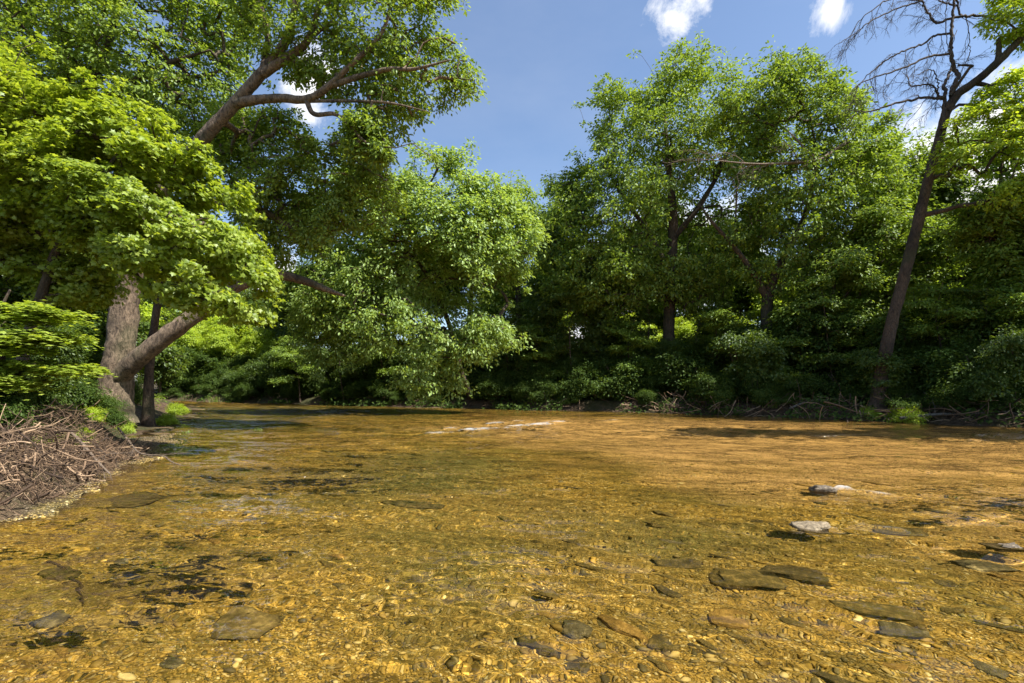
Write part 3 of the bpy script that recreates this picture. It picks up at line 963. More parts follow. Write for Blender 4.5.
# --- the drooping pale crown over the middle of the creek
b = at(462, 404, 30.3)
b = np.array([-2.6, 31.6, .5])
tree('leaning_tree', 'pale green leafy tree drooping low over the far middle of the creek', b,
     ([b, at(462, 375, 30), at(455, 345, 29.5), at(444, 310, 28.5), at(430, 280, 27.5), at(410, 250, 26.5), at(395, 225, 26), at(418, 200, 25.5), at(432, 180, 25)],
      [.17, .15, .14, .13, .12, .11, .10, .08, .05]),
     [blob(420, 185, 25, 34, 1.6, 26), blob(455, 215, 25, 42, 1.8, 34), blob(500, 240, 25.5, 34, 1.7, 40), blob(395, 245, 25, 48, 2, 44), blob(440, 275, 24.5, 50, 2, 40), blob(345, 250, 25, 46, 2, 40),
      blob(330, 300, 25.5, 34, 1.7, 38), blob(385, 315, 24.5, 42, 1.8, 40), blob(420, 355, 25, 32, 1.6, 28), blob(480, 300, 26, 34, 1.8, 34), blob(300, 225, 25, 26, 1.6, 34), blob(520, 265, 27, 20, 1.2, 22), blob(455, 330, 25.5, 36, 1.6, 24), blob(395, 350, 26, 36, 1.6, 20), blob(340, 345, 27, 34, 1.6, 20), blob(500, 330, 27, 26, 1.4, 24, .8), blob(310, 330, 27.5, 26, 1.4, 24)],
     3000, 30, .46, .20, 'pale', 'oval', BARK_DARK,
     limbs=[([at(395, 228, 26), at(420, 240, 25.5), at(450, 241, 25.2), at(490, 236, 25.2), at(515, 250, 25.5)], [.11, .1, .085, .06, .02]),
            ([at(428, 278, 27.4), at(470, 280, 26.6), at(500, 290, 26.4)], [.08, .06, .02])],
     seed=12, thr=.40, nscale=.9, ragged=26.0, up=.45, out=.6, jit=.85, droop=.7, tip=.010, shell=.5, flat=.8, tiltk=.2, vols=[([(276, 225), (320, 196), (352, 165), (392, 172), (418, 148), (446, 158), (468, 182), (500, 186), (526, 226), (530, 258), (508, 290), (510, 322), (480, 342), (468, 372), (425, 392), (395, 378), (352, 372), (318, 352), (282, 318), (292, 270)], 25.5, 2.6, 1.0)])

# --- bright maple in the left foreground
b = at(14, 392, 10.6); b[2] = ground_z(b[0], b[1]) - .1
tree('maple_tree', 'bright yellow green maple with thin leaning trunk filling the left edge', b,
     ([b, at(24, 352, 10.6), at(36, 312, 10.5), at(48, 275, 10.4), at(60, 242, 10.3), at(76, 218, 10.1), at(100, 180, 9.9), at(120, 150, 9.8)], [.12, .10, .095, .09, .08, .07, .05, .03]),
     [blob(5, 95, 10.4, 46, 1.2, 26), blob(55, 118, 10.4, 44, 1.2, 22), blob(105, 140, 10, 44, 1.2, 28), blob(150, 175, 9.8, 42, 1.2, 30), blob(192, 205, 9.8, 34, 1.0, 28), blob(226, 238, 9.9, 26, .8, 20), blob(248, 265, 10, 16, .6, 12, .8),
      blob(30, 165, 9.9, 46, 1.2, 30), blob(95, 198, 9.5, 46, 1.1, 24), blob(160, 238, 9.4, 44, 1.0, 24), blob(212, 272, 9.7, 32, .9, 16), blob(10, 215, 10, 36, 1.1, 18, .7), blob(185, 292, 9.8, 34, .8, 12, .7),
      blob(-60, 150, 10, 50, 1.5, 60, .5), blob(75, 232, 10.2, 34, 1, 8, .5), blob(225, 300, 10, 26, .7, 8, .5), blob(150, 272, 9.9, 34, .8, 9, .9), blob(205, 300, 9.8, 34, .8, 10, .8), blob(242, 285, 10, 20, .6, 10, .8), blob(60, 165, 9.6, 60, 1, 30, .8), blob(120, 205, 9.5, 60, 1, 28, .8), blob(185, 250, 9.6, 50, 1, 26, .8)],
     2500, 38, .25, .094, 'maple', 'maple', BARK_DARK, seed=13, thr=.435, nscale=1.0, up=.75, out=.65, jit=.95, droop=.6, flat=.5, tiltk=.25, tip=.006, shell=.4, vols=[([(-90, 40), (0, 58), (52, 78), (108, 104), (160, 130), (205, 158), (238, 200), (262, 250), (270, 288), (238, 312), (196, 306), (160, 292), (128, 262), (92, 246), (60, 232), (0, 244), (-90, 250)], 10.0, 1.25, 1.0), ([(0, 240), (60, 236), (110, 262), (90, 300), (40, 296), (0, 300)], 10.8, .8, .10)], layer=2.4, ragged=23.0)
b = at(-30, 392, 7.8); b[2] = ground_z(b[0], b[1]) - .1
tree('maple_sapling', 'low young maple with layered horizontal sprays at the far left edge', b,
     ([b, at(-20, 350, 7.8), at(-5, 320, 7.8), at(10, 290, 7.8)], [.05, .04, .03, .015]),
     [blob(15, 312, 7.8, 46, .8, 8), blob(38, 336, 7.9, 40, .7, 6), blob(0, 345, 7.7, 34, 1, 8), blob(40, 366, 8.0, 34, 1.0, 7), blob(5, 378, 7.6, 24, .8, 8)],
     170, 46, .24, .085, 'maple', 'maple', BARK_DARK, seed=14, thr=.3, up=1.5, out=.2, jit=.4, droop=.5, flat=.25, tip=.005)

# --- tall tree behind the maple, upper left
b = at(40, 395, 19.5); b[2] = ground_z(b[0], b[1]) - .1
tree('tall_tree', 'tall broad dark green tree filling the upper left corner behind the maple', b,
     ([b, at(44, 330, 19.5), at(52, 240, 19.3), at(70, 160, 19), at(95, 80, 18.6), at(115, 20, 18.2), at(125, -60, 18)], [.24, .21, .19, .17, .14, .10, .05]),
     [blob(100, 60, 17.5, 48, 2, 44), blob(165, 45, 17, 48, 2, 48), blob(215, 55, 17, 30, 1.4, 50), blob(130, 115, 17.5, 44, 1.6, 26), blob(190, 115, 17.5, 40, 1.6, 26), blob(25, 110, 19, 44, 2, 30),
      blob(90, -30, 18, 110, 3, 40), blob(200, -30, 17, 60, 2, 40), blob(35, 28, 20, 34, 1.6, 12, .6), blob(60, 190, 20, 60, 2, 40, .7), blob(-30, 60, 19, 50, 2, 50)],
     2600, 34, .36, .155, 'oak', 'oval', BARK_DARK, limbs=[([at(80, 125, 18.9), at(120, 90, 18), at(165, 65, 17.2), at(210, 50, 17)], [.14, .11, .08, .03])], seed=15, thr=.37, up=.6, jit=.9, droop=.5, nscale=1.0, ragged=20.0, shell=.5, tip=.009, vols=[([(-90, -90), (-90, 140), (0, 120), (40, 128), (110, 160), (180, 178), (222, 165), (246, 118), (240, 60), (244, 0), (236, -90)], 18.0, 2.4, 1.0)])

# --- slender dark tree right of the old trunk
b = at(148, 408, 17.3); b[2] = ground_z(b[0], b[1]) - .1
tree('slender_tree', 'slender straight dark trunk just right of the massive forked trunk', b,
     ([b, at(149, 375, 17.3), at(153, 335, 17.3), at(159, 295, 17.4), at(164, 250, 17.6), at(172, 205, 17.8)], [.17, .145, .13, .12, .10, .04]),
     [blob(170, 215, 18.2, 38, 1.6, 34), blob(200, 265, 18.6, 40, 1.5, 28), blob(140, 250, 18.4, 34, 1.4, 28)],
     130, 70, .6, .19, 'mid', 'oval', BARK_DARK, seed=16)

# --- far and right bank trees
b = at(668, 404, 30.5); b[2] = ground_z(b[0], b[1]) - .1
tree('big_bank_tree', 'largest round crowned tree on the far bank with straight dark trunk', b,
     ([b, at(668, 370, 30.5), at(669, 320, 30.5), at(671, 270, 30.4), at(673, 215, 30.2), at(668, 160, 30), at(664, 105, 30)], [.46, .40, .36, .33, .27, .18, .06]),
     [blob(690, 88, 30, 46, 2.6, 36), blob(640, 110, 30, 44, 2.4, 40), blob(605, 160, 30, 36, 2.2, 40), blob(740, 110, 30, 36, 2.2, 40), blob(655, 170, 28.6, 52, 2.4, 40), blob(710, 175, 28.8, 48, 2.4, 44),
      blob(597, 225, 30.5, 38, 2, 40), blob(650, 235, 29, 46, 2.2, 34), blob(720, 245, 29.5, 46, 2.2, 30), blob(615, 120, 31, 28, 2, 44), blob(690, 290, 30.5, 40, 2, 18, .6)],
     3300, 28, .47, .205, 'mid', 'oval', BARK_DARK,
     limbs=[([at(671, 275, 30.4), at(650, 235, 30), at(625, 200, 30), at(605, 165, 30)], [.2, .16, .11, .04]), ([at(672, 240, 30.3), at(700, 205, 29.8), at(725, 160, 29.8), at(740, 115, 30)], [.2, .16, .11, .04])],
     seed=21, thr=.42, up=.5, jit=1.1, tip=.008, nscale=.85, ragged=20.0, shell=.42, flat=.75, droop=.3, vols=[([(540, 250), (556, 190), (578, 168), (588, 120), (606, 82), (640, 88), (652, 62), (690, 50), (722, 58), (742, 82), (772, 92), (786, 140), (776, 200), (782, 250), (745, 282), (700, 306), (650, 296), (600, 312), (555, 290)], 30.0, 3.6, 1.0)])
b = at(598, 404, 32); b[2] = ground_z(b[0], b[1]) - .1
tree('shaded_tree', 'dark shaded tree left of the largest far bank tree', b,
     ([b, at(600, 360, 32), at(596, 310, 32), at(590, 260, 32), at(580, 215, 32)], [.30, .26, .22, .17, .05]),
     [blob(560, 235, 32, 30, 2, 36), blob(590, 280, 31.5, 36, 2, 34), blob(555, 300, 32, 30, 2, 36), blob(610, 330, 31.5, 34, 2, 26, .8), blob(575, 190, 32.5, 26, 1.8, 24), blob(545, 345, 32, 34, 2, 26)],
     1500, 26, .46, .21, 'dark', 'oval', BARK_DARK, limbs=[([at(598, 330, 32), at(575, 300, 32), at(555, 260, 32)], [.13, .1, .03])], seed=22, thr=.36, tip=.008, nscale=1.0, shell=.45, flat=.75, jit=1.0)
b = at(764, 409, 26.6); b[2] = ground_z(b[0], b[1]) - .1
tree('forked_bank_tree', 'far bank tree whose dark trunk forks low, with a bleached dead bough', b,
     ([b, at(765, 375, 26.6), at(766, 335, 26.6), at(769, 292, 26.5), at(785, 255, 26.3), at(805, 215, 26), at(815, 160, 26), at(810, 110, 26)], [.42, .36, .31, .28, .18, .14, .09, .04]),
     [blob(795, 95, 26.5, 28, 1.8, 30), blob(835, 125, 26.5, 30, 1.8, 34), blob(770, 150, 26.5, 34, 1.8, 30), blob(815, 180, 25.5, 40, 2, 28), blob(855, 190, 25, 34, 1.8, 34), blob(755, 205, 26, 36, 1.8, 28),
      blob(835, 235, 25, 42, 1.8, 26), blob(770, 250, 26, 40, 1.8, 20, .7), blob(800, 280, 26, 40, 1.6, 16, .6)],
     2300, 26, .40, .185, 'mid', 'oval', BARK_DARK,
     limbs=[([at(768, 300, 26.5), at(750, 268, 26.4), at(728, 240, 26.3), at(712, 222, 26.2), at(700, 205, 26.2)], [.2, .15, .11, .08, .03]), ([at(769, 300, 26.4), at(792, 275, 26), at(820, 258, 25.6), at(850, 235, 25.2)], [.13, .11, .08, .03])],
     seed=23, thr=.43, up=.5, jit=1.1, tip=.008, nscale=.9, ragged=20.0, shell=.42, flat=.75, droop=.3, vols=[([(738, 92), (765, 62), (790, 70), (818, 62), (842, 92), (868, 112), (872, 140), (898, 150), (912, 200), (900, 262), (858, 292), (800, 290), (752, 278), (722, 240), (735, 160)], 26.0, 2.6, 1.0)])

# bleached dead bough of the forked tree (a fallen limb caught in its crown)
dm = MB()
rr = np.random.default_rng(5)


def twig_fan(m, rng, p, d, L, r, depth, droop=.12, spread=.6):
    k = 5
    pts = [np.array(p)]
    dd = norm(np.array(d, float))
    for i in range(k):
        dd = norm(dd + rng.normal(size=3) * .16 + np.array([0, 0, -droop * .4]))
        pts.append(pts[-1] + dd * L / k)
    pts = np.array(pts)
    tube(m, pts, np.linspace(r, r * .35, k + 1), 4 if r < .02 else 6, 0, 0, False)
    if depth <= 0: return
    for i in range(1, k + 1):
        for _ in range(1 if rng.uniform() < .65 else 2):
            nd = norm(dd + rng.normal(size=3) * spread)
            twig_fan(m, rng, pts[i], nd, L * rng.uniform(.3, .6), r * .5, depth - 1, droop, spread)


q, s = spline([at(848, 141, 24.6), at(835, 150, 24.5), at(818, 160, 24.5), at(790, 163, 24.5), at(755, 164, 24.5), at(712, 160, 24.5)], 40, [.11, .10, .09, .075, .05, .02])
tube(dm, q, s, 7, .12, 3)
q2, s2 = spline([at(818, 160, 24.5), at(806, 150, 24.4), at(797, 140, 24.4), at(785, 128, 24.4)], 16, [.075, .06, .05, .02])
tube(dm, q2, s2, 6)
for i in range(6, 40, 3):
    twig_fan(dm, rr, q[i], (rr.uniform(-1, -.2), rr.uniform(-.4, .4), rr.uniform(-.3, .9)), rr.uniform(.8, 1.9), .022, 2)
dead_bough = dm.build('dead_bough', BARK_PALE)
tag(dead_bough, 'bleached bare bough with grey twigs caught in the far bank crowns', 'dead branch')

# --- leaning tree with the dead top
b = at(878, 402, 20.6); b[2] = ground_z(b[0], b[1]) - .1
dl_root = tree('dead_topped_tree', 'leaning dark trunk on the right with bare dead leader and one living bough', b,
     ([b, at(882, 372, 20.6), at(889, 335, 20.5), at(903, 280, 20.4), at(918, 222, 20.2), at(931, 170, 20), at(943, 125, 19.8), at(948, 103, 19.7)], [.29, .25, .225, .21, .195, .18, .165, .15]),
     [blob(985, 95, 18.5, 30, 1.5, 26), blob(1012, 120, 18, 34, 1.6, 40), blob(990, 150, 18.5, 36, 1.5, 24), blob(1045, 90, 18, 36, 1.6, 60), blob(1010, 15, 18.5, 26, 1.2, 18, .8), blob(1050, 15, 18.5, 40, 1.6, 30),
      blob(990, 118, 18.2, 36, 1.6, 40, 1.4), blob(965, 120, 18.6, 14, .8, 14, .8), blob(1005, 185, 18.2, 26, 1.2, 14, .8)],
     1300, 36, .28, .135, 'yellow', 'oval', BARK_DARK,
     limbs=[([at(946, 112, 19.75), at(957, 95, 19.6), at(975, 82, 19.3), at(998, 62, 18.9), at(1022, 38, 18.6), at(1060, 5, 18.4)], [.18, .165, .15, .14, .12, .08]),
            ([at(997, 62, 18.9), at(999, 50, 18.9), at(998, 40, 18.9)], [.10, .09, .07]),
            ([at(950, 96, 19.6), at(968, 70, 19.5), at(972, 66, 19.5), at(958, 65, 19.5)], [.06, .055, .05, .03])],
     seed=24, thr=.38, up=.8, out=.5, jit=.8, droop=.5, tip=.008, nscale=.9, shell=.5, vols=[([(942, 150), (952, 112), (985, 88), (1012, 70), (1050, 40), (1110, 40), (1110, 210), (1040, 215), (1012, 198), (975, 205), (950, 182)], 18.4, 1.5, 1.0), ([(978, 8), (1000, -20), (1080, -40), (1100, 30), (1030, 42), (992, 34)], 18.6, 1.0, .3)], ragged=12.0)
dd_ = 19.7
dead = MB()
runs = [([(942, 130), (950, 100), (954, 85), (958, 76), (953, 66), (951, 52), (952, 33), (952, 18), (956, -10), (958, -50)], [.10, .10, .09, .08, .075, .07, .06, .055, .045, .03]),
        ([(943, 125), (945, 95), (944, 85), (950, 72), (952, 66)], [.07, .07, .06, .05, .04]),
        ([(944, 97), (937, 98), (920, 98), (894, 104), (871, 111), (850, 111)], [.07, .06, .05, .04, .03, .012]),
        ([(952, 33), (935, 36), (920, 45), (899, 53), (881, 64), (863, 80), (850, 95)], [.05, .042, .036, .03, .025, .018, .008]),
        ([(951, 54), (928, 57), (904, 68), (876, 77), (858, 85), (845, 100)], [.05, .042, .036, .028, .02, .008]),
        ([(952, 18), (937, 23), (928, 13), (922, 1), (916, -12)], [.05, .046, .042, .038, .03]),
        ([(922, 1), (899, 8), (873, 20), (855, 33), (835, 46)], [.036, .03, .025, .018, .008]),
        ([(922, 1), (895, -2), (872, 10), (855, 28), (843, 60)], [.03, .026, .02, .014, .006]),
        ([(952, 18), (966, 16), (992, 16), (1018, 15), (1040, 10)], [.055, .05, .046, .042, .03]),
        ([(960, 17), (957, 2), (950, -15)], [.04, .035, .03]), ([(957, 6), (940, 1), (930, -8)], [.035, .03, .02]),
        ([(966, 17), (970, 45), (968, 64)], [.018, .015, .01]), ([(957, 30), (950, 60), (968, 65)], [.014, .012, .01]), ([(948, 52), (946, 20), (947, 0)], [.016, .014, .01]),
        ([(940, 97), (930, 85), (912, 86), (908, 80), (906, 70)], [.04, .034, .028, .02, .012]), ([(937, 98), (938, 80), (930, 70), (916, 76)], [.03, .025, .02, .01])]
for px_, rd in runs:
    dz = np.cumsum(np.concatenate([[0], rr.normal(size=len(px_) - 1) * .12]))
    q, s = spline([at(a, b_, dd_ + z_) for (a, b_), z_ in zip(px_, dz)], 7 * len(px_), rd)
    q[1:] += rr.normal(size=(len(q) - 1, 3)) * .018
    tube(dead, q, s, 6)
    if rd[0] < .075:
        tip_d = norm(q[-1] - q[-6])
        for i in range(5, len(q), 4):
            twig_fan(dead, rr, q[i], norm(tip_d * .9 + np.array([0, rr.normal() * .3, -.35])) + rr.normal(size=3) * .35, rr.uniform(.5, 1.2), min(.014, s[i] * .7), 2, .25, .45)
dead.build('dead_leader', BARK_DEAD, dl_root)

# --- right edge trees
b = at(1040, 404, 20); b[2] = ground_z(b[0], b[1]) - .1
tree('right_edge_tree', 'dense mid green tree at the right edge with low hanging boughs', b,
     ([b, at(1040, 340, 20), at(1035, 270, 20), at(1025, 215, 20)], [.26, .22, .17, .06]),
     [blob(990, 205, 20, 34, 1.6, 16, 1.2), blob(955, 225, 20.5, 26, 1.4, 18, .9), blob(1015, 190, 20, 26, 1.4, 16), blob(990, 228, 20, 34, 1.6, 18, .9), blob(1010, 260, 20, 36, 1.7, 26), blob(985, 300, 21, 34, 1.7, 22), blob(1020, 340, 20, 40, 1.7, 30), blob(1050, 230, 20, 44, 2, 60), blob(960, 340, 21.5, 32, 1.6, 24)],
     1400, 32, .38, .17, 'mid', 'oval', BARK_DARK, limbs=[([at(1035, 270, 20), at(1005, 245, 20), at(975, 232, 20)], [.1, .08, .03])], seed=25, thr=.42, nscale=.8, tip=.009)
b = at(842, 404, 24.8); b[2] = ground_z(b[0], b[1]) - .1
tree('understory_tree', 'spreading understory tree with fine leaves left of the leaning trunk', b,
     ([b, at(840, 360, 24.8), at(832, 310, 24.8), at(838, 260, 24.8)], [.16, .14, .11, .04]),
     [blob(845, 270, 24, 40, 1.7, 24), blob(880, 230, 24, 34, 1.6, 26), blob(815, 310, 24.5, 38, 1.6, 22), blob(860, 320, 24, 36, 1.6, 24), blob(900, 280, 23.5, 30, 1.4, 30, .8), blob(930, 250, 23.5, 30, 1.4, 40, .8)],
     1300, 30, .38, .155, 'mid', 'oval', BARK_DARK, limbs=[([at(832, 312, 24.8), at(862, 275, 24.4), at(890, 240, 24)], [.08, .06, .02])], seed=26, thr=.42, nscale=.8, tip=.009)
b = at(520, 404, 36); b[2] = ground_z(b[0], b[1]) - .1
tree('rounded_tree', 'smaller rounded tree topping the gap between pale and largest crowns', b,
     ([b, at(520, 350, 36), at(518, 290, 36), at(516, 225, 36)], [.3, .26, .2, .06]),
     [blob(516, 205, 36, 26, 2, 24), blob(540, 235, 36, 26, 2, 30), blob(500, 255, 36.5, 30, 2, 36), blob(530, 300, 36, 34, 2.2, 40), blob(500, 340, 36, 40, 2.2, 36)],
     900, 40, .6, .23, 'mid', 'oval', BARK_DARK, seed=27, thr=.42, nscale=.6, tip=.010)

# --- forest behind: four kinds, each a full tree, copied
PROTO = []
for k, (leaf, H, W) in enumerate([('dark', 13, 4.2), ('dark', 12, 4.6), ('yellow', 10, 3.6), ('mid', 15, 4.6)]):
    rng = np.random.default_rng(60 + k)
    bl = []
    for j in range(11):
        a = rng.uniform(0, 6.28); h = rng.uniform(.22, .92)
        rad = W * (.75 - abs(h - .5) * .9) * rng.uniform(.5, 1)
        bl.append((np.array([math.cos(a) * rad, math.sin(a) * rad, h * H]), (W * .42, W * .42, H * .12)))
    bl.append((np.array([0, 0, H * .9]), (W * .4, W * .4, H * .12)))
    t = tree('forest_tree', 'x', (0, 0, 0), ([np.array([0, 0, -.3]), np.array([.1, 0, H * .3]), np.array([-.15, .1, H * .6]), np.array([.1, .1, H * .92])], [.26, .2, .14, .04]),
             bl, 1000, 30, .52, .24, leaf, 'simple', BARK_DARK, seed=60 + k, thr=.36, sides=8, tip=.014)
    PROTO.append(t)
used = [False] * 4
RF = np.random.default_rng(77)


def plant_tree(x, y, s, k, label, group):
    if not used[k]:
        o = PROTO[k]; used[k] = True
    else:
        o = copy_tree(PROTO[k])
    o.location = (x, y, ground_z(x, y) - .05)
    o.rotation_euler = (0, 0, RF.uniform(0, 6.28))
    o.scale = (s * RF.uniform(.9, 1.15),) * 2 + (s,)
    tag(o, label, 'tree', group)


RT = RIGHT_S
far_pts = []
for (px, d, s, k) in [(560, 41, 1.0, 1), (610, 44, .75, 2), (655, 46, .8, 2), (700, 45, .7, 2), (740, 40, .85, 0), (790, 38, .9, 2), (840, 36, .85, 0), (885, 34, .9, 2), (930, 33, .95, 0), (975, 31, .8, 1), (1020, 28, .8, 2), (1080, 26, 1.0, 0),
                      (1150, 24, 1.1, 1), (905, 27, .98, 0), (945, 26.5, .9, 3), (870, 29.5, 1.0, 3), (1000, 26, .95, 3), (615, 43, 1.15, 1), (648, 41, 1.05, 0), (690, 42, 1.15, 1), (730, 40, 1.05, 0), (665, 49, 1.3, 3), (880, 31, .95, 0), (990, 29, 1.0, 1), (630, 38, .62, 2), (690, 38, .6, 2), (725, 36, .58, 2), (545, 38, .7, 2), (800, 33, .6, 2), (840, 31, .62, 2), (915, 29, .62, 2), (955, 27, .6, 2), (1010, 25, .62, 2), (470, 42, 1.15, 0), (430, 44, 1.1, 1), (385, 43, 1.0, 1), (500, 50, 1.2, 0), (590, 55, .95, 0), (650, 60, .9, 2), (720, 56, .9, 2), (780, 52, 1.0, 0), (850, 50, 1.0, 2), (920, 46, 1.05, 0), (990, 42, 1.0, 2), (1060, 38, 1.1, 0)]:
    plant_tree((px - CX) / F * d, d, s, k, 'forest tree standing deep in the woods behind the far bank trees', 'woods behind the far bank')
for (px, d, s, k) in [(345, 42, 1.0, 1), (310, 44, .95, 1), (275, 50, .8, 0), (240, 54, .95, 2), (205, 56, 1.0, 0), (170, 60, 1.05, 2), (255, 62, 1.0, 0), (215, 70, 1.2, 1), (150, 52, 1.0, 0), (185, 50, .7, 2), (225, 48.5, .66, 2), (265, 46, .6, 2), (290, 47, .75, 0), (160, 47, .6, 2), (200, 54, .8, 2)]:
    plant_tree((px - CX) / F * d, d, s, k, 'forest tree lining the bend where the creek disappears left', 'trees round the creek bend')
for (px, d, s, k) in [(110, 26, .9, 0), (70, 23, .8, 2), (20, 22, .9, 1), (-40, 20, .9, 0), (85, 33, 1.1, 1), (40, 30, 1.1, 0), (130, 36, 1.1, 0), (-20, 28, 1.1, 3), (-90, 17, .9, 1), (-130, 24, 1.1, 3), (0, 40, 1.2, 1), (60, 45, 1.2, 0), (120, 48, 1.1, 2)]:
    plant_tree((px - CX) / F * d, d, s, k, 'forest tree in the shady woods behind the left bank', 'woods behind the left bank')

b = np.array([27.0, 11.0, .5])
tree('shade_tree', 'tall bank tree leaning over the water just beyond the right edge', b,
     ([b, np.array([26, 11, 5]), np.array([23.5, 10.8, 10]), np.array([21, 10.6, 14])], [.4, .33, .24, .08]),
     [(np.array([21, 10.6, 14]), (3.4, 2.0, 2.2)), (np.array([24, 10, 12]), (3, 2.2, 2.4)), (np.array([17.6, 11.2, 15]), (3.0, 1.7, 1.4)), (np.array([25, 11.5, 16]), (3, 2.4, 2))],
     330, 60, .7, .24, 'mid', 'simple', BARK_DARK, seed=41)

# --- shrubs and undergrowth along the banks
SHR = []


def shrub_proto(k, leaf, W, H, n, ls, tpl='simple'):
    rng = np.random.default_rng(90 + k)
    root = empty('shrub', (0, 0, 0))
    bl = []
    for j in range(7):
        a = rng.uniform(0, 6.28); r = W * rng.uniform(.1, .65)
        h = H * rng.uniform(.25, .8)
        bl.append((np.array([math.cos(a) * r, math.sin(a) * r, h]), (W * .45, W * .45, H * .26)))
    ends, outs = sample_blobs(rng, bl, n, .5, .36, .9, 90 + k)
    ends[:, 2] = np.abs(ends[:, 2])
    sk = []
    sm = MB()
    for j in range(6):
        a = rng.uniform(0, 6.28)
        p = np.array([[math.cos(a) * .12, math.sin(a) * .12, -.15], [math.cos(a) * W * .2, math.sin(a) * W * .2, H * .3], [math.cos(a) * W * .45, math.sin(a) * W * .45, H * .65]])
        q, s = spline(p, 8, [.03, .022, .01]); tube(sm, q, s, 5); sk.append((q, s))
    for q, s in grow(rng, sk, ends, tip=.004): tube(sm, q, s, 3, 0, 0, False)
    sm.build('stem', BARK_DARK, root)
    cm = MB(); clumps(cm, rng, ends, outs, 84, .36, ls * .66, tpl, .8, .5, .7, .6, .4)
    cm.build('foliage', LM[leaf], root)
    return root


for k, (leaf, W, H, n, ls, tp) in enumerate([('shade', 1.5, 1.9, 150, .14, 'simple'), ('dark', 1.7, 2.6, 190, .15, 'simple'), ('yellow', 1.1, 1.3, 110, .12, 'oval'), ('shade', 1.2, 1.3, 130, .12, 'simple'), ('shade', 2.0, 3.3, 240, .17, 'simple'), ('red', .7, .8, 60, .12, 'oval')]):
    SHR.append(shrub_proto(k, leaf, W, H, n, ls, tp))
sused = [False] * 6


def plant_shrub(x, y, s, k, label, group=None, sink=.05):
    if not sused[k]:
        o = SHR[k]; sused[k] = True
    else:
        o = copy_tree(SHR[k])
    o.location = (x, y, ground_z(x, y) - sink)
    o.rotation_euler = (0, 0, RF.uniform(0, 6.28))
    o.scale = (s * RF.uniform(.85, 1.2), s * RF.uniform(.85, 1.2), s * RF.uniform(.85, 1.15))
    tag(o, label, 'shrub', group)
    return o


def along(pl, t):
    seg = np.linalg.norm(np.diff(pl, axis=0), axis=1); c = np.concatenate([[0], np.cumsum(seg)])
    x = np.interp(t, c, pl[:, 0]); y = np.interp(t, c, pl[:, 1])
    x2 = np.interp(t + .3, c, pl[:, 0]); y2 = np.interp(t + .3, c, pl[:, 1])
    d = np.array([x2 - x, y2 - y]); d /= np.linalg.norm(d)
    return np.array([x, y]), d, c


_, _, cR = along(RT, 0)
iR = np.argmin(np.hypot(RT[:, 0] - 24, RT[:, 1] - 14)); t0 = cR[iR]
iR = np.argmin(np.hypot(RT[:, 0] + 36, RT[:, 1] - 48)); t1 = cR[iR]
t = t0
row = 0
while t < t1:
    p, d, _ = along(RT, t)
    nrm_ = np.array([d[1], -d[0]])      # away from the water
    for off, ks in ((.75, (0, 3, 3, 0)), (2.2, (0, 1, 0, 3)), (4.2, (1, 4, 4, 0)), (7.0, (4, 4, 1, 1))):
        q = p + nrm_ * (off + RF.uniform(-.3, .5)) + d * RF.uniform(-.5, .5)
        k = ks[int(RF.integers(4))]
        if RF.uniform() < .9:
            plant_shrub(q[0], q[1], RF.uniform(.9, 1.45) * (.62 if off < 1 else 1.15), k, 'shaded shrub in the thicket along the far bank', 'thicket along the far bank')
    t += RF.uniform(1.5, 2.1)
# left bank thicket
for (px, d, s, k) in [(20, 13, .8, 1), (60, 14, .8, 0), (90, 14.5, .6, 3), (-20, 12, .9, 1), (40, 15.5, .9, 4), (85, 17, .8, 1), (0, 16.5, .9, 4), (75, 19.5, .9, 4), (110, 21, .8, 1), (-50, 15, 1, 4), (50, 11.8, .5, 3), (-10, 10.4, .6, 0), (130, 22, .7, 0), (22, 11.2, .5, 0), (35, 12.2, .6, 2), (80, 12.6, .5, 2), (5, 11.6, .7, 2), (95, 15.6, .6, 2), (60, 16.2, 1, 2), (25, 17.5, 1.2, 2), (100, 18.5, .9, 2), (-15, 13.8, 1, 2), (8, 8.2, .42, 2), (-10, 7.6, .5, 0), (95, 10.6, .38, 3), (80, 10.0, .36, 2), (30, 9.6, .55, 1), (110, 13.6, .4, 0), (125, 14.8, .36, 2), (52, 10.4, .5, 2)]:
    plant_shrub((px - CX) / F * d, d, s, k, 'shrub in the undergrowth of the left bank beneath the maple', 'undergrowth of the left bank')
for (px, d, s, lab) in [(66, 8.5, .40, 'bright yellow green seedling clump above the driftwood tangle'), (36, 8.0, .34, 'smaller yellow green seedling beside the bright clump'), (165, 18.2, .5, 'sunlit young shrub at the foot of the slender dark trunk'),
                        (175, 24, .6, 'sunlit shrub on the bank just beyond the slender trunk')]:
    plant_shrub((px - CX) / F * d, d, s, 2, lab)
plant_shrub(*at(643, 405, 28.3)[:2], .9, 5, 'reddish leaved shrub hanging at the water line of the far bank')
plant_shrub(*at(905, 405, 19.3)[:2], .75, 2, 'pale leaved sprig at the foot of the leaning dead topped trunk')
plant_shrub(*at(868, 410, 20.4)[:2], .5, 2, 'small pale sprig at the waterline left of the leaning trunk')
plant_shrub(*at(1000, 395, 19.5)[:2], 1.1, 2, 'sunlit yellow green shrub under the right edge tree')
for k in range(6):
    if not sused[k]: bpy.data.objects.remove(SHR[k])


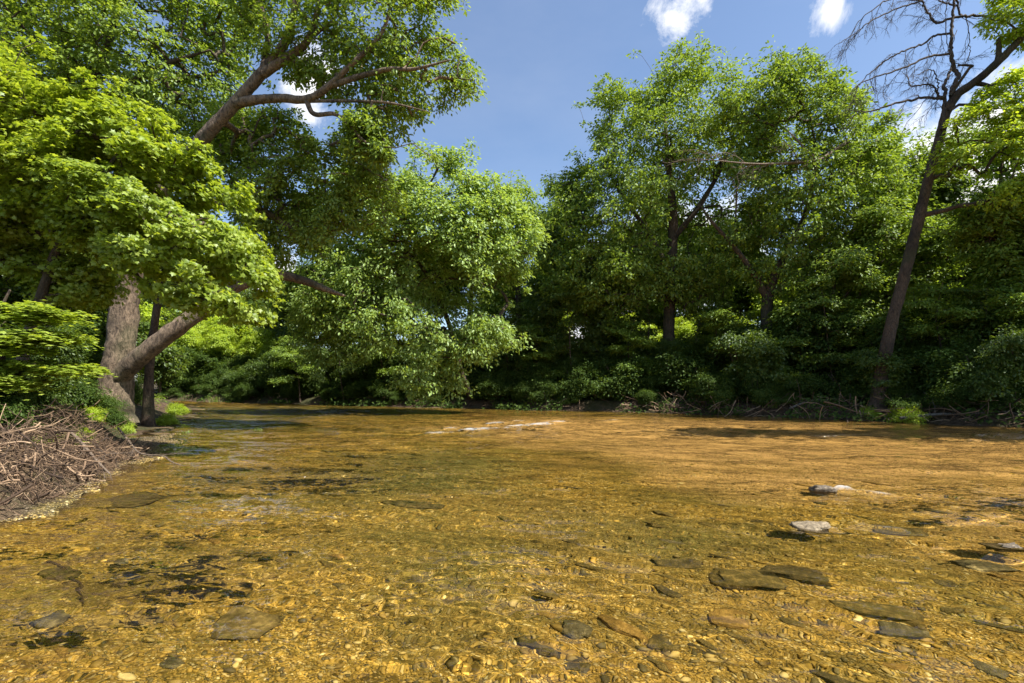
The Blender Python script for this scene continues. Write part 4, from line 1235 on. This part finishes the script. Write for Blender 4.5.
# --- thin saplings in front of the far woods
SAP = []
for k in range(2):
    H = (5.2, 6.8)[k]
    rng = np.random.default_rng(400 + k)
    bl = [(np.array([rng.normal() * .5, rng.normal() * .5, H * h]), (.95, .95, .28)) for h in (.38, .5, .6, .72, .84, .96)]
    SAP.append(tree('sapling', 'x', (0, 0, 0), ([np.array([0, 0, -.2]), np.array([.12, 0, H * .35]), np.array([-.1, .1, H * .7]), np.array([.15, 0, H])], [.06, .05, .035, .012]), bl, 150, 34, .40, .15, ('mid', 'dark')[k], 'oval', BARK_DARK,
                    seed=400 + k, thr=.38, up=1.0, out=.3, jit=.6, flat=.4, sides=7, tip=.006, nscale=.9))
sapu = [False, False]
for q_, (px, d, k, s) in enumerate([(300, 37.5, 0, 1), (345, 35.5, 1, .9), (385, 34.5, 0, .95), (505, 31.5, 1, .9), (535, 30.8, 0, 1), (575, 30, 1, .85), (625, 29, 0, .95), (695, 27.8, 1, .8), (722, 26.8, 0, .95), (740, 27.6, 1, .8), (805, 24.6, 0, .9), (835, 23.6, 1, .75),
                                    (860, 22.9, 0, .8), (905, 21.6, 1, .7), (940, 20.8, 0, .85), (965, 20.4, 1, .75), (1005, 19.4, 0, .85), (650, 30.5, 1, .9), (778, 27, 0, 1.05)]):
    o = SAP[k] if not sapu[k] else copy_tree(SAP[k]); sapu[k] = True
    x = (px - CX) / F * d
    o.location = (x, d, ground_z(x, d) - .03); o.rotation_euler = (R(RF.uniform(-7, 7)), R(RF.uniform(-7, 7)), RF.uniform(0, 6.28)); o.scale = (s, s, s * RF.uniform(.85, 1.15))
    tag(o, 'thin stemmed sapling rising from the thicket on the far bank', 'tree', 'saplings along the far bank')

# --- grass tufts
def tuft_mesh(rng, n, L, spread):
    m = MB()
    for i in range(n):
        a = rng.uniform(0, 6.28); lean = rng.uniform(.1, .8); l = L * rng.uniform(.5, 1.1)
        b0 = np.array([rng.normal() * spread, rng.normal() * spread, -.03])
        dv = np.array([math.cos(a) * lean, math.sin(a) * lean, 1.0])
        sd = np.array([-math.sin(a), math.cos(a), 0]) * .006 * (1 + L)
        p1 = b0 + dv * l * .55; p2 = p1 + np.array([dv[0] * 1.3, dv[1] * 1.3, .25]) * l * .45
        m.add([b0 - sd, b0 + sd, p1 + sd * .8, p1 - sd * .8, p2], [(0, 1, 2, 3)], [(3, 2, 4)])
    return m


TF = np.random.default_rng(8)
tufts = [tuft_mesh(TF, 70, .75, .14).mesh('grass_tuft', LM['grass'], False), tuft_mesh(TF, 40, .28, .10).mesh('grass_tuft', LM['grass'], False)]
for (px, py, d, k, s, lab) in [(772, 410, 23.2, 0, 1.0, 'grass tuft hanging over the waterline below the forked tree'), (545, 405, 29.2, 0, .8, 'pale grass tuft at the waterline left of the reddish shrub'),
                               (188, 433, None, 1, .9, 'tiny bright plant standing in shallow water by the driftwood'), (256, 430, None, 1, .8, 'thin green shoots rising alone from mid channel water'), (128, 432, 14.5, 1, 1.0, 'low green tuft on the gravel below the old tree'),
                               (113, 430, 14.2, 1, .9, 'second low tuft beside the gravel under the old tree'), (215, 402, 42, 0, 1.2, 'sunlit grass at the far left bend of the creek')]:
    if d is None:
        d = CAMH * F / (py - HY); z = -.03
    x = (px - CX) / F * d
    z = max(ground_z(x, d), -.05) if py != 256 else -.03
    o = bpy.data.objects.new('grass_tuft', tufts[k]); COL.objects.link(o)
    o.location = (x, d, z); o.scale = (s, s, s); o.rotation_euler = (0, 0, px)
    tag(o, lab, 'grass tuft')


# ground cover: low leaves, nobody could count them
def cover(name, lab, n, box, leaf, hmax, size, tpl, cond):
    rng = np.random.default_rng(len(name))
    x = rng.uniform(box[0], box[1], n); y = rng.uniform(box[2], box[3], n)
    dl, dr = banks(x, y)
    k = cond(dl, dr, x, y, rng)
    x, y = x[k], y[k]
    z = height(x, y) + rng.uniform(0, 1, len(x)) ** 2 * hmax + .01
    m = MB()
    nr = np.array([0, 0, 1.0]) + rng.normal(size=(len(x), 3)) * .35
    put_leaves(m, np.stack([x, y, z], -1), nr, rng.normal(size=(len(x), 3)), size * rng.uniform(.6, 1.3, len(x)), tpl)
    tag(m.build(name, LM[leaf]), lab, None, None, 'stuff')


cover('ground_cover', 'low green ground cover under the trees', 60000, (-34, 30, 5, 60), 'mid', .35, .12, 'simple', lambda dl, dr, x, y, r: ((dl < -1.6) | (dr < -.6)) & (r.uniform(0, 1, len(x)) < np.where((dl < 0) & (dl > -12), 1, .5)) & (fbm(p3(x * .5, y * .5), 5, 3) > .42))
def fringe():
    rng = np.random.default_rng(3)
    n = 15000
    t = rng.uniform(t0, t1, n)
    seg = np.linalg.norm(np.diff(RT, axis=0), axis=1); cc = np.concatenate([[0], np.cumsum(seg)])
    x = np.interp(t, cc, RT[:, 0]); y = np.interp(t, cc, RT[:, 1])
    x2 = np.interp(t + .3, cc, RT[:, 0]); y2 = np.interp(t + .3, cc, RT[:, 1])
    d = norm(np.stack([x2 - x, y2 - y], -1))
    off = rng.normal(size=n) * .55 + .45
    x = x + d[:, 1] * off; y = y - d[:, 0] * off
    k = fbm(p3(x * .5, y * .5), 8, 3) > .47
    x, y = x[k], y[k]
    h = .75 * fbm(p3(x * 1.1, y * 1.1), 18, 2)
    z = np.maximum(height(x, y), 0) + rng.uniform(0, 1, len(x)) * h + .02
    m = MB()
    nr = np.stack([-d[k, 1] * .7, d[k, 0] * .7, np.full(len(x), .8)], -1) + rng.normal(size=(len(x), 3)) * .45
    put_leaves(m, np.stack([x, y, z], -1), nr, rng.normal(size=(len(x), 3)) + np.array([0, 0, -.6]), .17 * rng.uniform(.6, 1.3, len(x)), 'simple')
    tag(m.build('bank_fringe', LM['shade']), 'low plants hanging along the far water line', None, None, 'stuff')


fringe()
cover('leaf_litter', 'dry brown leaf litter on the left bank', 60000, (-14, -5.5, 3, 20), 'litter', .05, .045, 'simple', lambda dl, dr, x, y, r: (dl < -.5) & (dl > -5) & (height(x, y) > .12))


def far_debris():
    rng = np.random.default_rng(91)
    m = MB()
    for i in range(650):
        t = rng.uniform(t0 + 1, t0 + 22) if i % 7 else rng.uniform(t0, t1)
        p, d, _ = along(RT, t)
        off = rng.normal() * .45 + .25
        c = np.array([p[0] + d[1] * off, p[1] - d[0] * off, 0])
        c[2] = max(ground_z(c[0], c[1]), 0) + rng.uniform(.02, .45)
        L = rng.uniform(.3, 1.7); r = rng.uniform(.006, .030)
        v = norm(np.array([d[0] * rng.normal(), d[1] * rng.normal(), rng.normal() * .45]) + rng.normal(size=3) * .35)
        pts = [c - v * L / 2]
        for k in range(4):
            v = norm(v + rng.normal(size=3) * .22); pts.append(pts[-1] + v * L / 4)
        tube(m, spline(np.array(pts), 8), np.linspace(r, r * .45, 8), 4)
    tag(m.build('bank_debris', TWIG), 'roots and dead sticks tangled along the far water line', None, None, 'stuff')


far_debris()


# --- driftwood and roots on the left bank
def tangle():
    rng = np.random.default_rng(44)
    m = MB()
    n = 2600
    for i in range(n):
        tt = rng.uniform(0, 1)
        y = 4.6 + tt * 6.0
        xe = np.interp(y, LEFT[:, 1], LEFT[:, 0])
        off = abs(rng.normal()) * 1.0 + .0
        x = xe - off
        L = rng.uniform(.12, .6) * (1.2 if rng.uniform() < .15 else 1)
        hmax = .50 * math.exp(-((off - .7) / .7) ** 2) * math.exp(-((y - 8.0) / 1.7) ** 2)
        z = ground_z(x, y) + rng.uniform(.0, .12 + hmax)
        a = rng.normal() * .7 + (0.3 if rng.uniform() < .6 else 2.2)
        d = np.array([math.cos(a), -math.sin(a) * .9, rng.normal() * .45 - .25])
        if r_big := (rng.uniform() < .16): L *= 1.7
        pts = [np.array([x, y, z]) - d * L / 2]
        for k in range(4):
            d = norm(d + rng.normal(size=3) * .28)
            pts.append(pts[-1] + d * L / 4)
        pts = np.array(pts)
        gz = height_at(pts[:, 0], pts[:, 1])
        pts[:, 2] = np.maximum(pts[:, 2], np.maximum(gz, -.03) + .01)
        r = rng.uniform(.002, .006) if rng.uniform() < .84 else rng.uniform(.008, .020)
        tube(m, spline(pts, 8), np.linspace(r, r * .5, 8), 4)
    tag(m.build('driftwood', TWIG), 'tangle of dry roots and twigs washed up on the left bank', None, None, 'stuff')


tangle()
brs = [([(118, 428, 10.2), (128, 440, 9.8), (138, 452, 9.5), (150, 455, 9.4), (163, 456, 9.3), (172, 462, 9.2), (184, 466, 9.1)], .022, 'bare forked branch reaching out from the bank over the shallows'),
       ([(60, 428, 8.2), (75, 436, 8.0), (98, 462, 7.7), (110, 474, 7.5)], .030, 'thick grey root running down through the driftwood tangle'),
       ([(0, 430, 7.6), (20, 428, 7.8), (45, 432, 8.0), (58, 430, 8.2)], .034, 'stout weathered log lying along the top of the driftwood'),
       ([(125, 473, 8.6), (140, 471, 8.8), (155, 470, 8.9)], .020, 'short pale stick lying level at the water edge'),
       ([(88, 418, 10.5), (95, 440, 9.6), (104, 455, 9.0), (100, 470, 8.4)], .016, 'thin arched root dropping from the bank to the shallows'),
       ([(-10, 462, 6.6), (20, 455, 6.9), (42, 470, 6.9), (50, 478, 6.8)], .018, 'crooked dry branch half way down the debris slope')]
for k, (pp, r0, lab) in enumerate(brs):
    m = MB()
    q, s = spline(path(*pp), 30, np.linspace(r0, r0 * .4, len(pp)))
    tube(m, q, s, 7, .15, k)
    for i in range(8, 30, 5):
        dv = norm(q[i] - q[i - 3])
        twig_fan(m, rr, q[i], norm(dv + rr.normal(size=3) * .6), rr.uniform(.2, .45), s[i] * .5, 1 if k else 2, .1, .5)
    o = m.build('fallen_branch', BARK_PALE)
    tag(o, lab, 'branch')
# sunken twigs on the bed
for (a, b_, lab) in [((118, 640), (185, 628), 'thin sunken stick lying on the gravel at lower left'), ((48, 600), (85, 645), 'dark sunken bent twig beside the sunken stick')]:
    x0, y0 = on_bed(*a); x1, y1 = on_bed(*b_)
    pts = [np.array([x0, y0, ground_z(x0, y0) + .03]), np.array([(x0 + x1) / 2 + .02, (y0 + y1) / 2 + .05, ground_z((x0 + x1) / 2, (y0 + y1) / 2) + .05]), np.array([x1, y1, ground_z(x1, y1) + .03])]
    m = MB(); tube(m, spline(pts, 16), np.linspace(.014, .006, 16), 6, .2, 2)
    tag(m.build('sunken_stick', BARK_DARK), lab, 'stick')
# roots and drift along the right bank
for k, (pp, r0, lab) in enumerate([([(790, 408, 22.2), (815, 400, 22.4), (845, 404, 21.6), (860, 408, 21)], .05, 'curved grey root along the bank left of the leaning trunk'),
                                   ([(763, 372, 25), (768, 385, 24.6), (773, 398, 24.2), (770, 410, 23.6)], .06, 'pale broken stub leaning at the foot of the forked tree'),
                                   ([(900, 418, 19), (945, 414, 18.6), (990, 418, 17.8), (1030, 420, 17.2)], .06, 'long dark log lying along the right bank at the waterline')]):
    m = MB()
    q, s = spline(path(*pp), 24, np.linspace(r0, r0 * .5, len(pp)))
    gz = height_at(q[:, 0], q[:, 1]); q[:, 2] = np.maximum(q[:, 2], gz + .02) if k != 1 else q[:, 2]
    tube(m, q, s, 8, .2, k)
    for i in range(6, 24, 6):
        twig_fan(m, rr, q[i], rr.normal(size=3) + np.array([0, -.3, .4]), rr.uniform(.3, .8), .014, 1)
    tag(m.build('exposed_root' if k == 0 else ('broken_stub' if k == 1 else 'fallen_log'), BARK_PALE if k == 1 else BARK_GREY), lab, 'driftwood')

# ------------------------------------------------------------------ light
SUN_EL, SUN_AZ = 56.0, 116.0            # azimuth from +Y (view direction) towards +X (right)
ld = bpy.data.lights.new('sun', 'SUN')
ld.energy = 4.6
ld.angle = R(0.53)
ld.color = (1.0, .955, .88)
sun = bpy.data.objects.new('sun', ld); COL.objects.link(sun)
e, a = R(SUN_EL), R(SUN_AZ)
sd = np.array([math.sin(a) * math.cos(e), math.cos(a) * math.cos(e), math.sin(e)])
from mathutils import Vector
sun.rotation_euler = Vector(sd).to_track_quat('Z', 'Y').to_euler()

w = bpy.data.worlds.new('World'); scene.world = w; w.use_nodes = True
nt = w.node_tree; nt.nodes.clear()
out = nt.nodes.new('ShaderNodeOutputWorld')
sky = nt.nodes.new('ShaderNodeTexSky'); sky.sky_type = 'NISHITA'; sky.sun_disc = False
sky.sun_elevation = e; sky.sun_rotation = a
sky.air_density = 1.0; sky.dust_density = 1.0; sky.ozone_density = 2.4
bg = nt.nodes.new('ShaderNodeBackground'); bg.inputs[1].default_value = 0.092
nt.links.new(sky.outputs[0], bg.inputs[0])
tc = nt.nodes.new('ShaderNodeTexCoord')
D = tc.outputs['Generated']


def cloud_mask(px, py, rad, stretch=1.0, sharp=1.0):
    v = norm(np.array([(px - CX) / F, 1, (HY - py) / F]))
    dn = nt.nodes.new('ShaderNodeVectorMath'); dn.operation = 'DISTANCE'
    nt.links.new(D, dn.inputs[0]); dn.inputs[1].default_value = v
    return math_(nt, 'SUBTRACT', 1.0, math_(nt, 'MULTIPLY', dn.outputs['Value'], 1 / rad), True)


ms = None
for (px, py, rad, st) in [(672, 18, .062, .80), (690, -8, .085, .72), (832, 12, .042, .78), (322, 66, .085, .82), (300, 100, .07, .8), (985, 195, .25, 1.15), (900, 130, .2, .55), (1000, 270, .3, 1.1), (690, 265, .22, 1), (275, 275, .13, .9), (610, 330, .3, .9)]:
    c = math_(nt, 'MULTIPLY', cloud_mask(px, py, rad), st)
    ms = c if ms is None else math_(nt, 'MAXIMUM', ms, c)
cn = noise(nt, D, 11.0, 8, 0.66, .3)
cf = math_(nt, 'ADD', math_(nt, 'MULTIPLY', ms, .55), math_(nt, 'MULTIPLY', cn, 1.05))
cmk = ramp(nt, cf, [(0.74, (0, 0, 0)), (0.93, (.75, .75, .75)), (1.1, (1, 1, 1))])
# thin high veil and haze towards the horizon
veil = math_(nt, 'MULTIPLY', ramp(nt, noise(nt, mapping(nt, D, (1, 1, 2.5)), 2.2, 5, .6), [(0.4, (0, 0, 0)), (0.8, (1, 1, 1))]), .07)
cm2 = math_(nt, 'MAXIMUM', cmk, veil)
bgc = nt.nodes.new('ShaderNodeBackground'); bgc.inputs[0].default_value = (1.0, .985, .97, 1); bgc.inputs[1].default_value = 0.62
mxs = nt.nodes.new('ShaderNodeMixShader')
nt.links.new(cm2, mxs.inputs[0]); nt.links.new(bg.outputs[0], mxs.inputs[1]); nt.links.new(bgc.outputs[0], mxs.inputs[2])
nt.links.new(mxs.outputs[0], out.inputs[0])

# ------------------------------------------------------------------ render settings
scene.render.engine = 'CYCLES'
cy = scene.cycles
cy.max_bounces = 8; cy.diffuse_bounces = 4; cy.glossy_bounces = 2; cy.transmission_bounces = 4; cy.transparent_max_bounces = 8
cy.caustics_reflective = False; cy.caustics_refractive = True
cy.sample_clamp_indirect = 6
cy.use_denoising = True
cy.denoiser = 'OPENIMAGEDENOISE'
ld.cycles.is_caustics_light = True
for o in COL.objects:
    if o.type == 'MESH':
        nm = o.name.split('.')[0]
        if nm == 'water': o.cycles.is_caustics_caster = True
        if nm in ('ground', 'gravel', 'river_stone', 'stone_plate', 'cobble', 'sunken_stick', 'rock'): o.cycles.is_caustics_receiver = True
vs = scene.view_settings
scene.display_settings.display_device = 'sRGB'
vs.view_transform = 'Standard'; vs.look = 'None'; vs.exposure = 1.24; vs.gamma = 1.0; vs.use_curve_mapping = False
